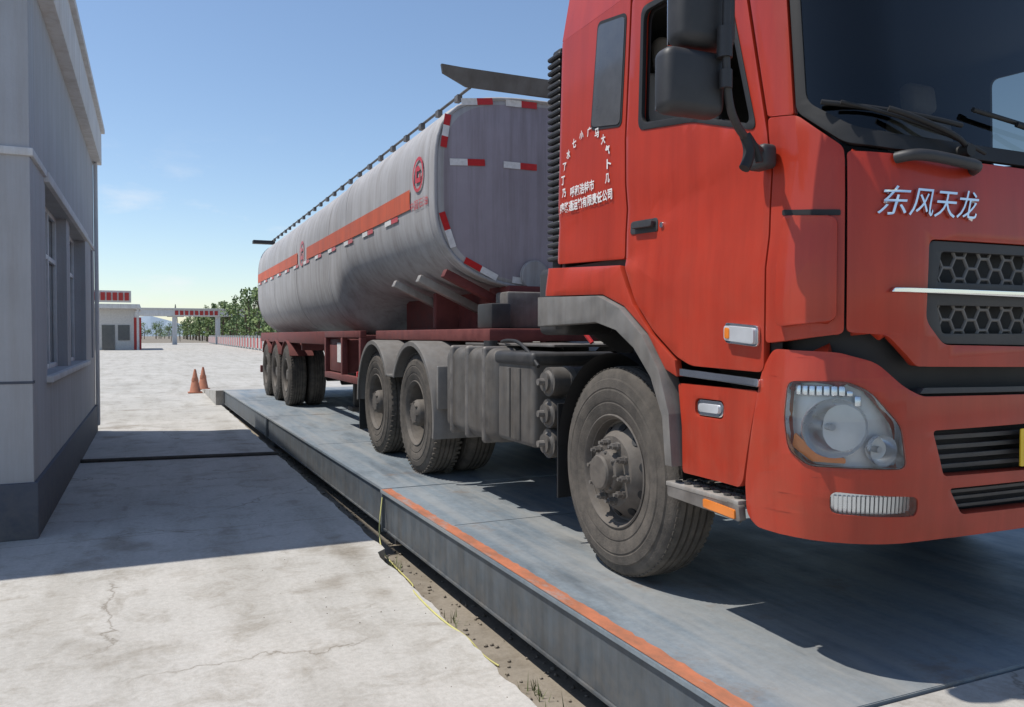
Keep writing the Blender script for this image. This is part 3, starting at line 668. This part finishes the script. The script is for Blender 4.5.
for y in (6.34,9.4,10.4,12.9,15.4,17.8):
    bm=bmesh.new(); rr=[]
    for (dy,k) in ((-.022,1.0),(-.018,1.0035),(.018,1.0035),(.022,1.0)):
        rr.append([bm.verts.new((lambda p:(p[0],y+dy,p[1]))(se(y,2*math.pi*i/n,k))) for i in range(n)])
    for a,b in zip(rr,rr[1:]):
        for i in range(n): bm.faces.new((a[i],a[(i+1)%n],b[(i+1)%n],b[i]))
    bmesh.ops.recalc_face_normals(bm,faces=bm.faces[:])
    me=bpy.data.meshes.new('weld_band'); bm.to_mesh(me); bm.free(); smooth(me,50); mkobj('weld_band',me,T,M['silver'])
pts=[(lambda p:(p[0],6.215,p[1]))(se(6.2,2*math.pi*i/64,.985)) for i in range(65)]
tube('tank_front_rim',pts,.018,M['silver'],T,False)
ts=tankside
panel('side_stripe',[(6.82,2.655),(6.82,2.83),(11.95,2.83),(11.95,2.655)],[],.010,0,M['orange'],T,mapf=ts,mir=False,step=.4,zstep=.05)
panel('side_stripe',[(12.75,2.655),(12.75,2.83),(17.75,2.83),(17.75,2.655)],[],.010,0,M['orange'],T,mapf=ts,mir=False,step=.4,zstep=.05)
y=7.2;k=0
while y<17.6:
    panel('side_tape',[(y,2.60),(y,2.645),(y+.22,2.645),(y+.22,2.60)],[],.011,0,M['white' if k%2 else 'rtape'],T,mapf=ts,mir=False,step=0,zstep=0); y+=.23; k+=1
    if k%2==0: y+=.45
def circ(cy,cz,r,nn=28): return [(cy+r*math.cos(2*math.pi*i/nn),cz+r*math.sin(2*math.pi*i/nn)) for i in range(nn)]
for cy,cz,r in ((6.58,2.92,.15),(12.35,2.78,.19)):
    panel('logo_ring',circ(cy,cz,r),[circ(cy,cz,r*.80)],.012,0,M['rtape'],T,mapf=ts,mir=False,step=.1,zstep=.1)
    panel('logo_mark',[(cy+.5*r,cz-.45*r),(cy+.5*r,cz+.45*r),(cy-.1*r,cz+.5*r),(cy-.5*r,cz+.2*r),(cy-.2*r,cz+.15*r),(cy+.2*r,cz+.2*r),(cy+.2*r,cz-.2*r),(cy-.25*r,cz-.2*r),(cy-.25*r,cz-.0*r),(cy-.5*r,cz-.0*r),(cy-.5*r,cz-.5*r)],[],.012,0,M['rtape'],T,mapf=ts,mir=False,step=0,zstep=0)
text('flank_text','中国石油',6.82,6.32,2.63,2.71,.011,M['rtape'],T,mapf=ts)
def tape(x0,z0,x1,z1,w,segs):
    d=Vector((x1-x0,0,z1-z0)); nrm=Vector((-d.z,0,d.x)).normalized()*w/2
    for i,m in enumerate(segs):
        a=Vector((x0,0,z0))+d*(i/len(segs)); b=Vector((x0,0,z0))+d*((i+1)/len(segs))
        for mir in (0,1):
            pts=[]
            for p in (a+nrm,b+nrm,b-nrm,a-nrm):
                X=p.x if not mir else 2*CX-p.x; pts.append((X,6.194,p.z))
            me=bpy.data.meshes.new('reflective_tape'); me.from_pydata(pts,[],[(0,1,2,3)]); mkobj('reflective_tape',me,T,M[m])
RT,WT='rtape','white'
tape(2.24,2.965,2.55,2.985,.055,[WT,RT]); tape(2.72,2.985,3.03,2.985,.055,[WT,RT])
tape(2.34,3.465,2.62,3.50,.055,[WT,RT]); tape(2.74,3.505,3.03,3.51,.055,[WT,RT])
tape(2.225,3.35,2.185,3.08,.055,[RT,WT,RT]); tape(2.17,2.55,2.27,2.27,.055,[RT,WT])
tape(2.37,2.17,2.66,2.03,.055,[RT,WT]); tape(2.80,2.02,3.10,1.985,.055,[WT,RT])
bm=bmesh.new()
prof=[(2.14,3.64),(2.12,3.70),(2.30,3.695),(4.40,3.695),(4.58,3.70),(4.56,3.64),(4.35,3.565),(2.35,3.565)]
f0=[bm.verts.new((x,6.10+(z-3.57)*-.4,z)) for x,z in prof]; f1=[bm.verts.new((x,6.13+(z-3.57)*-.4,z)) for x,z in prof]
bm.faces.new(f0); bm.faces.new(list(reversed(f1)))
for i in range(8): bm.faces.new((f0[i],f0[(i+1)%8],f1[(i+1)%8],f1[i]))
bmesh.ops.recalc_face_normals(bm,faces=bm.faces[:]); me=bpy.data.meshes.new('front_board'); bm.to_mesh(me); bm.free(); mkobj('front_board',me,T,M['fender'])
for x in (2.40,4.30):
    tube('roof_rail',[(x,6.15,3.575),(x,17.9,3.575)],.013,M['grey'],T,False)
    y=6.4
    while y<17.9:
        box('roof_rail_post',x-.03,x+.012,y-.04,y+.04,3.52,3.575,M['grey'],T); y+=.5
for y in (8,11,14,16.8):
    cyl('manhole',(CX,y,3.50),(CX,y,3.61),.30,M['grey'],T,28,bev=.02)
box('walkway',3.0,3.12,6.4,17.6,3.57,3.585,M['steel'],T)
box('rear_bracket',2.0,2.45,17.75,17.95,3.50,3.57,M['dark'],T,.01)
box('rear_bracket_right',4.25,4.70,17.75,17.95,3.50,3.57,M['dark'],T,.01)
cyl('front_fitting',(3.0,6.16,2.06),(3.0,6.20,2.06),.13,M['silver'],T,28,bev=.01)
for i,y in enumerate((6.35,7.05,7.85)):
    for sg in (1,-1):
        a=Vector((2.24,y,2.07)); b=Vector((2.86,y,1.78)); 
        if sg<0: a.x=2*CX-a.x; b.x=2*CX-b.x
        c=(a+b)/2; d=b-a
        o=box('tank_outrigger',-.045,.045,-.035,.035,-d.length/2,d.length/2,M['steel' if i else 'oxide'],T,.006); o.location=c; o.rotation_mode='QUATERNION'; o.rotation_quaternion=d.to_track_quat('Z','Y')
        o=box('outrigger_foot',-.03,.03,-.06,.06,-.05,.05,M['oxide'],T,.006); o.location=b+Vector((0,0,-.07))
box('kingpin_plate',2.35,4.35,5.62,9.0,1.50,1.60,M['oxide'],T,.01)
box('kingpin_crossbeam',2.60,4.10,5.85,6.10,1.602,1.90,M['grey'],T,.02)
box('front_saddle',2.75,3.95,6.15,6.6,1.60,1.97,M['oxide'],T,.02)
box('longitudinal_web',2.84,2.88,6.2,9.4,1.60,1.96,M['oxide'],T)
box('longitudinal_web_right',3.82,3.86,6.2,9.4,1.60,1.96,M['oxide'],T)
box('saddle_mid',2.60,4.10,7.6,7.7,1.60,1.97,M['oxide'],T,.01)
box('side_box',2.42,2.59,5.75,6.05,1.602,1.80,M['dark'],T,.015)
for x in (2.75,3.95):
    box('trailer_rail_rear',x-.06,x+.06,9.01,17.9,1.28,1.56,M['oxide'],T,.01)
for y in (9.2,11.4,13.3,14.9,16.2,17.7):
    box('trailer_cross',2.25,4.45,y,y+.10,1.30,1.55,M['oxide'],T,.01)
for x in (2.16,4.46):
    box('trailer_side_rail',x,x+.08,11.0,17.9,1.42,1.60,M['oxide'],T,.01)
    for (y0,y1,z0,z1) in ((8.95,11.0,1.52,1.60),(8.95,11.0,.98,1.06),(8.95,9.03,1.06,1.52),(9.9,9.98,1.06,1.52),(10.92,11.0,1.06,1.52)):
        box('side_guard',x,x+.07,y0,y1,z0,z1,M['oxide'],T,.006)
    box('valve_box',x+.05 if x<3 else x-.45,x+.50 if x<3 else x,9.99,10.9,1.07,1.5,M['oxide'],T,.02)
    box('valve_panel',x+.045 if x<3 else x+.001,x+.05 if x<3 else x+.006,10.1,10.4,1.2,1.45,M['white'],T)
    box('landing_leg',x+.25 if x<3 else x-.3,x+.37 if x<3 else x-.18,10.3,10.42,.62,1.06,M['chassis'],T,.01)
    box('landing_foot',x+.2 if x<3 else x-.35,x+.42 if x<3 else x-.13,10.22,10.5,.56,.62,M['chassis'],T,.01)
    for yc in (14.25,15.55,16.85):
        lathe('trailer_fender',[(.60,.40),(.60,0),(.585,0),(.585,.40)],2.12 if x<3 else XR,yc,P+.53,1 if x<3 else -1,M['oxide'],T,20,(35,145))
    box('trailer_mudflap',2.16 if x<3 else 4.0,2.7 if x<3 else 4.54,17.5,17.52,.5,1.2,M['black'],T)
box('rear_bumper',2.15,4.55,17.9,18.0,.75,.9,M['oxide'],T,.01)

# =================================================================== WEIGHBRIDGE
Wb=empty('weighbridge')
def wx(y): return 1.745-.0167*y
def poly_prism(name,pts,z0,z1,m,parent,bev=0):
    bm=bmesh.new(); b=[bm.verts.new((x,y,z0)) for x,y in pts]; t=[bm.verts.new((x,y,z1)) for x,y in pts]
    bm.faces.new(t); bm.faces.new(list(reversed(b)))
    k=len(pts)
    for i in range(k): bm.faces.new((b[i],b[(i+1)%k],t[(i+1)%k],t[i]))
    bmesh.ops.recalc_face_normals(bm,faces=bm.faces[:])
    if bev>0: bmesh.ops.bevel(bm,geom=bm.edges[:],offset=bev,segments=2,affect='EDGES')
    me=bpy.data.meshes.new(name); bm.to_mesh(me); bm.free(); return mkobj(name,me,parent,m)
segsY=[(1.90,6.17),(6.19,12.4),(12.42,18.78)]
for i,(a,b) in enumerate(segsY):
    ins=0 if i==0 else .03
    poly_prism('deck_plate',[(wx(a)+ins,a),(wx(a)+3.45,a),(wx(b)+3.45,b),(wx(b)+ins,b)],.305,.33,M['deck'],Wb,.003)
    for side in (0,1):
        f=(lambda y:wx(y)+ins+.018) if side==0 else (lambda y:wx(y)+3.35)
        poly_prism('side_beam',[(f(a+.01),a+.01),(f(a)+.05,a+.01),(f(b)+.05,b-.01),(f(b-.01),b-.01)],.035,.304,M['beam'],Wb,.003)
        poly_prism('beam_flange',[(f(a+.01)-.012,a+.01),(f(a)+.09,a+.01),(f(b)+.09,b-.01),(f(b-.01)-.012,b-.01)],.02,.035,M['beam'],Wb,.002)
    for y in (a+.02,b-.06):
        box('beam_end_plate',wx(y)+ins-.004,wx(y)+ins+.10,y,y+.03,.0,.303,M['beam'],Wb,.003)
for y in (4.8,9.0,15.6):
    box('plate_seam',wx(y)+.10,wx(y)+3.42,y,y+.005,.329,.3318,M['beam'],Wb)
nb=110
pts=[];o2=[]
for i in range(nb+1):
    y=1.91+(6.15-1.91)*i/nb; pts.append((wx(y)+.004,y)); o2.append((wx(y)+.082+random.uniform(-.008,.006),y))
me=bpy.data.meshes.new('rust_strip'); me.from_pydata([(x,y,.334) for x,y in pts]+[(x,y,.334) for x,y in o2],[],[(i,nb+1+i,nb+2+i,i+1) for i in range(nb)]); mkobj('rust_strip',me,Wb,M['rust'])
for y in (2.3,6.3,12.4,18.4):
    box('load_cell_foot',wx(y)+.12,wx(y)+.40,y-.15,y+.15,-.12,.03,M['beam'],Wb,.01)

# =================================================================== GROUND
def sheet(name,x0,x1,y0,y1,z,m,parent=None):
    me=bpy.data.meshes.new(name); me.from_pydata([(x0,y0,z),(x1,y0,z),(x1,y1,z),(x0,y1,z)],[],[(0,1,2,3)]); return mkobj(name,me,parent,m)
sheet('ground',-900,900,-300,1500,-.12,M['dirt'])
edge=[]
def ex(y):
    if y<5.62: return 1.455+.008*math.sin(y*9)+random.uniform(-.010,.010)
    return 1.575-.0085*y+ .006*math.sin(y*7)+random.uniform(-.007,.007)
y=-20.
while y<18.9:
    edge.append((ex(y),y)); y+=.07 if y>1.5 else 1.0
edge.append((1.42,18.95))
poly_prism('concrete_pavement',[(-60,-20)]+edge+[(-60,18.95)],-.119,0,M['conc'],None)
poly_prism('concrete_road',[(-60,18.955),(60,18.955),(60,170),(-60,170)],-.119,-.001,M['conc'],None)
poly_prism('concrete_yard',[(5.40,-20),(60,-20),(60,18.95),(5.20,18.95)],-.119,0,M['conc'],None)
def ramp(name,y0,z0,y1,z1):
    me=bpy.data.meshes.new(name); X0,X1=1.60,5.25
    if y0>10: X0,X1=1.30,5.05
    me.from_pydata([(X0,y0,z0),(X1,y0,z0),(X1,y1,z1),(X0,y1,z1),(X0,y0,-.1),(X1,y0,-.1),(X1,y1,-.1),(X0,y1,-.1)],[],[(0,1,2,3),(4,7,6,5),(0,4,5,1),(1,5,6,2),(2,6,7,3),(3,7,4,0)])
    bm=bmesh.new(); bm.from_mesh(me); bmesh.ops.recalc_face_normals(bm,faces=bm.faces[:]); bm.to_mesh(me); bm.free()
    return mkobj(name,me,None,M['conc2'])
ramp('approach_ramp',1.885,.322,-5.5,.003); ramp('exit_ramp',18.80,.322,24.5,.003)
bm=bmesh.new()
for i in range(620):
    y=random.uniform(2,12); x=random.uniform(1.46,1.9); r=random.uniform(.003,.016)
    mt=Matrix.Translation((x,y,-.118+r*.3))@Matrix.Rotation(random.random()*6,4,'Z')@Matrix.Diagonal((1,random.uniform(.6,1),.6,1))
    bmesh.ops.create_icosphere(bm,subdivisions=1,radius=r,matrix=mt)
for i in range(90):
    y=random.uniform(1.5,12); x=1.4-abs(random.gauss(0,.5)); r=random.uniform(.002,.004)
    mt=Matrix.Translation((x,y,r*.3))
    bmesh.ops.create_icosphere(bm,subdivisions=1,radius=r,matrix=mt)
me=bpy.data.meshes.new('gravel'); bm.to_mesh(me); bm.free(); mkobj('gravel',me,None,M['dirt'])
bm=bmesh.new()
for cxx,cyy,nn in ((1.56,5.55,40),(1.62,3.3,26),(1.57,4.3,18),(1.55,7.4,30),(1.6,2.9,24),(1.54,9.3,26)):
    for i in range(nn):
        x=cxx+random.gauss(0,.03);y=cyy+random.gauss(0,.06);h=random.uniform(.03,.09);a=random.random()*6.28;l=random.uniform(.01,.05)
        w=.003
        v=[bm.verts.new((x-w*math.sin(a),y+w*math.cos(a),-.12)),bm.verts.new((x+w*math.sin(a),y-w*math.cos(a),-.12)),bm.verts.new((x+l*math.cos(a),y+l*math.sin(a),-.12+h))]
        bm.faces.new(v)
me=bpy.data.meshes.new('grass_tufts'); bm.to_mesh(me); bm.free(); mkobj('grass_tufts',me,None,M['grass'])
cc=empty('pavement_conduit')
cyl('conduit_pipe',(-.80,10.96,.022),(1.50,10.66,.022),.022,M['chassis'],cc,10)
tube('yellow_cable',[(1.64,6.10,.28),(1.61,6.05,.16),(1.58,5.98,.03),(1.54,5.75,-.05),(1.58,5.5,-.11),(1.58,5.1,-.113),(1.50,4.85,-.05),(1.43,4.65,.006),(1.42,4.3,.006),(1.43,4.0,.006),(1.48,3.82,-.01),(1.53,3.74,-.09),(1.58,3.66,-.113)],.005,M['hose'],None)

# =================================================================== OFFICE BUILDING
OB=empty('office_building')
XW=-.82
Y0,Y1=7.03,14.5
box('wall_core',-9,XW-.30,Y0+.3,Y1-.3,0,4.3,M['plast'],OB)
box('front_wall',-9,XW,Y0,Y0+.3,0,4.3,M['plast'],OB,.006)
box('rear_wall',-9,XW,Y1-.3,Y1,0,4.3,M['plast'],OB,.006)
def seg(y0,y1,z0,z1,m='plast',x=XW,d=.298,bev=0): return box('side_wall',x-d,x,y0,y1,z0,z1,M[m],OB,bev)
seg(Y0+.3,7.98,0,4.3); seg(7.98,12.6,0,1.2); seg(7.98,12.6,2.86,4.3); seg(12.6,13.7,0,4.3); seg(13.7,14.1,0,1.2); seg(13.7,14.1,2.86,4.3); seg(14.1,Y1-.3,0,4.3)
seg(10.35,10.75,1.2,2.86,x=XW-.04,d=.2)
def window(y0,y1,z0,z1):
    x=XW-.18
    box('pane',x-.02,x,y0,y1,z0,z1,M['pane'],OB)
    for yy in (y0,(y0*2+y1)/3,(y0+2*y1)/3,y1-.05): box('mullion',x+.001,x+.04,yy,yy+.05,z0,z1,M['frame'],OB,.004)
    for zz in (z0,z0+(z1-z0)*.68,z1-.05): box('transom',x+.002,x+.036,y0+.05,y1-.05,zz,zz+.05,M['frame'],OB,.004)
window(7.98,10.35,1.2,2.86); window(10.75,12.6,1.2,2.86); window(13.7,14.1,1.2,2.86)
box('sill',XW-.2,XW+.05,7.92,12.66,1.14,1.198,M['plast2'],OB,.008)
box('lintel',XW-.2,XW+.04,7.92,12.66,2.862,2.95,M['plast2'],OB,.008)
box('string_course',-9,XW+.025,Y0-.025,Y0+.1,2.90,2.96,M['plast2'],OB,.006)
box('string_course_side',XW-.05,XW+.025,Y0+.101,7.9,2.90,2.96,M['plast2'],OB,.006)
box('groove_front',-9,XW+.004,Y0-.004,Y0+.1,1.18,1.20,M['plinth'],OB)
box('plinth',-9.02,XW+.03,Y0-.03,Y1+.03,0,.43,M['plinth'],OB,.008)
box('eave_fascia',-9.1,XW+.12,Y0-.12,Y1+.15,4.302,4.82,M['plast2'],OB,.01)
box('eave_cap',-9.15,XW+.17,Y0-.17,Y1+.2,4.822,4.90,M['plast2'],OB,.01)
box('string_course_2',XW-.05,XW+.02,12.7,Y1,2.90,2.96,M['plast2'],OB,.006)
box('downpipe',XW+.01,XW+.07,Y1-.12,Y1-.04,0.1,4.3,M['plast2'],OB,.02)

# =================================================================== CONES
def cone(loc):
    C=empty('traffic_cone',loc)
    prof=[(.0,.64),(.022,.64),(.03,.62),(.14,.04),(.15,.03),(.15,.0)]
    bm=bmesh.new(); rr=[]
    for r,z in prof: rr.append([bm.verts.new((max(r,.001)*math.cos(2*math.pi*i/24),max(r,.001)*math.sin(2*math.pi*i/24),z)) for i in range(24)])
    for a,b in zip(rr,rr[1:]):
        for i in range(24): bm.faces.new((a[i],a[(i+1)%24],b[(i+1)%24],b[i]))
    bmesh.ops.recalc_face_normals(bm,faces=bm.faces[:])
    me=bpy.data.meshes.new('cone_body'); bm.to_mesh(me); bm.free(); smooth(me,40); mkobj('cone_body',me,C,M['cone'])
    box('cone_base',-.18,.18,-.18,.18,0,.035,M['cone'],C,.01)
    cyl('cone_band',(0,0,.32),(0,0,.41),.094,M['cone'],C,24,r2=.078)
cone((1.07,22.98,0)); cone((1.35,24.4,0))

# =================================================================== DISTANCE
GH=empty('gatehouse')
box('walls',-5.6,-1.6,93,103,0,4.3,M['wallw'],GH,.02)
box('canopy',-6.4,-1.0,91.5,104,4.3,4.75,M['plast2'],GH,.02)
box('sign_board',-5.8,-1.8,91.3,91.6,4.9,6.1,M['wallw'],GH)
for i in range(7): box('sign_panel',-5.7+i*.55,-5.3+i*.55,91.2,91.29,5.1,5.9,M['roofred'],GH)
box('door',-4.6,-3.4,92.9,93.0,0,2.6,M['pane'],GH); box('window',-3.1,-2.0,92.9,93.0,1,2.6,M['pane'],GH)
box('low_wall',-1.6,-.9,93,94,0,3.4,M['roofred'],GH)
for x in (-6.2,-1.2): cyl('post',(x,91.8,0),(x,91.8,4.3),.12,M['wallw'],GH)
GA=empty('entrance_gate')
box('beam',-3.0,17,140,142,4.6,5.7,M['plast2'],GA,.02)
box('beam_cap',-3.3,17.3,139.8,142.2,5.702,5.9,M['wallw'],GA,.02)
for x in (-2.6,3.2,9.8,16): box('pillar',x,x+.7,140.4,141.4,0,4.6,M['plast2'],GA,.02)
for i in range(9): box('gate_letter',3.6+i*.75,4.1+i*.75,139.9,139.99,4.8,5.5,M['roofred'],GA)
PY=empty('power_pylon')
for x in (4.5,6.5): tube('leg',[(x,210,0),(5.5,210,9)],.08,M['grey'],PY,False)
for z in (6,7.5): tube('arm',[(3.6,210,z),(7.4,210,z)],.07,M['grey'],PY,False)
FB=empty('warehouse')
box('walls',-30,-8,190,200,0,5,M['wallw'],FB); box('roof',-31,-7,189,201,5,5.6,M['plast'],FB)
FE=empty('fence')
y=60
while y<160:
    box('post',9.9,10.1,y,y+.3,0,1.5,M['wallw'],FE)
    box('panel',9.97,10.03,y+.3,y+2.2,.2,1.25,M['roofred'],FE); box('panel_white',9.975,10.025,y+2.2,y+3,.2,1.25,M['wallw'],FE); y+=3
def trees(name,spots,leafm,leafm2):
    bm=bmesh.new(); tr=bmesh.new()
    for (x,y,h,w) in spots:
        mt=Matrix.Translation((x,y,h*.35))
        bmesh.ops.create_cone(tr,cap_ends=False,segments=6,radius1=.16,radius2=.05,depth=h*.7,matrix=mt)
        for c in range(11):
            t=random.random(); a=random.random()*6.28
            cz=h*(.22+.75*t); rr=w*(1-.65*t)*random.uniform(.3,1)
            cx,cy=x+rr*math.cos(a),y+rr*math.sin(a)
            d0=Vector((cx,cy,cz))-Vector((x,y,cz*.75))
            bmesh.ops.create_cone(tr,cap_ends=False,segments=4,radius1=.05,radius2=.02,depth=d0.length,matrix=Matrix.Translation(Vector((x,y,cz*.75))+d0/2)@d0.to_track_quat('Z','Y').to_matrix().to_4x4())
            cr=w*random.uniform(.24,.44); mi=0 if random.random()<.6 else 1
            for k in range(24):
                d=Vector((random.gauss(0,1),random.gauss(0,1),random.gauss(0,1))).normalized()*cr*random.uniform(.4,1.1)
                p=Vector((cx,cy,cz))+d; s=random.uniform(.10,.22)
                u=Vector((random.gauss(0,1),random.gauss(0,1),random.gauss(0,1))).normalized(); v=u.orthogonal().normalized()
                f=bm.faces.new([bm.verts.new(p+u*s),bm.verts.new(p+v*s),bm.verts.new(p-u*s),bm.verts.new(p-v*s)]); f.material_index=mi
    E=empty(name)
    me=bpy.data.meshes.new('foliage'); bm.to_mesh(me); bm.free(); o=mkobj('foliage',me,E,leafm); me.materials.append(leafm2)
    me=bpy.data.meshes.new('trunks'); tr.to_mesh(me); tr.free(); mkobj('trunks',me,E,M['bark'])
sp=[]
y=75
while y<330:
    sp.append((12+random.uniform(-.8,.8),y,random.uniform(6.0,8.5),random.uniform(1.3,1.9)))
    sp.append((15.5+random.uniform(-1,1),y+2,random.uniform(6.5,9.2),random.uniform(1.4,2.0))); y+=4.4 if y<200 else 7
trees('tree_row',sp,M['leaf'],M['leaf2'])
sp=[(random.uniform(-60,40),random.uniform(330,380),random.uniform(5,8),3.2) for i in range(60)]
trees('distant_trees',sp,M['leaf'],M['leaf2'])
bm=bmesh.new(); prev=None
for i in range(61):
    x=-600+i*25; h=16+14*abs(math.sin(i*.37))+8*math.sin(i*1.1)
    a=bm.verts.new((x,1300,-5)); b=bm.verts.new((x,1330,h)) ; c=bm.verts.new((x,1420,h*.6))
    if prev: bm.faces.new((prev[0],a,b,prev[1])); bm.faces.new((prev[1],b,c,prev[2]))
    prev=(a,b,c)
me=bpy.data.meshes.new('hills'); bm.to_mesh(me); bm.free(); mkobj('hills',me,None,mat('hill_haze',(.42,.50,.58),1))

# =================================================================== LIGHT
sv=Vector((-.421,.175,.891)).normalized()
W=bpy.data.worlds.new('World'); sc.world=W; W.use_nodes=True
nt=W.node_tree; N=nt.nodes; bg=N['Background']
sky=N.new('ShaderNodeTexSky'); sky.sky_type='NISHITA'; sky.sun_disc=False
sky.sun_elevation=math.asin(sv.z); sky.sun_rotation=math.atan2(sv.x,sv.y)
sky.air_density=1.0; sky.dust_density=.35; sky.ozone_density=2.2; sky.altitude=0
tc=N.new('ShaderNodeTexCoord'); mp=N.new('ShaderNodeMapping'); mp.inputs['Scale'].default_value=(5,5,14); nt.links.new(tc.outputs['Generated'],mp.inputs['Vector'])
cn=N.new('ShaderNodeTexNoise'); cn.inputs['Scale'].default_value=1.3; cn.inputs['Detail'].default_value=6; cn.inputs['Roughness'].default_value=.6; nt.links.new(mp.outputs['Vector'],cn.inputs['Vector'])
cr=N.new('ShaderNodeMapRange'); cr.inputs['From Min'].default_value=.58; cr.inputs['From Max'].default_value=.78; cr.inputs['To Max'].default_value=.55; nt.links.new(cn.outputs['Fac'],cr.inputs['Value'])
sx=N.new('ShaderNodeSeparateXYZ'); nt.links.new(tc.outputs['Generated'],sx.inputs['Vector'])
mk=N.new('ShaderNodeMapRange'); mk.inputs['From Min'].default_value=.24; mk.inputs['From Max'].default_value=.12; nt.links.new(sx.outputs['Z'],mk.inputs['Value'])
ml=N.new('ShaderNodeMath'); ml.operation='MULTIPLY'; nt.links.new(cr.outputs['Result'],ml.inputs[0]); nt.links.new(mk.outputs['Result'],ml.inputs[1])
mxs=N.new('ShaderNodeMix'); mxs.data_type='RGBA'; nt.links.new(ml.outputs[0],mxs.inputs['Factor']); nt.links.new(sky.outputs[0],mxs.inputs[6]); mxs.inputs[7].default_value=(6.2,6.3,6.5,1)
nt.links.new(mxs.outputs[2],bg.inputs['Color']); bg.inputs['Strength'].default_value=.15
L=bpy.data.lights.new('sun','SUN'); L.energy=4.6; L.angle=rad(.5); L.color=(1,.96,.89)
lo=bpy.data.objects.new('sun',L); COL.objects.link(lo); lo.rotation_mode='QUATERNION'; lo.rotation_quaternion=sv.to_track_quat('Z','Y'); lo.location=(-20,10,40)

# =================================================================== CAMERA
cd=bpy.data.cameras.new('camera'); cam=bpy.data.objects.new('camera',cd); COL.objects.link(cam)
cd.sensor_width=36; cd.lens=28.125; cd.clip_end=4000; cd.clip_start=.05
cam.location=(0,0,1.55); cam.rotation_euler=(rad(90-1.32),0,rad(-24.3))
sc.camera=cam
sc.view_settings.view_transform='Standard'; sc.view_settings.look='None'; sc.view_settings.exposure=0
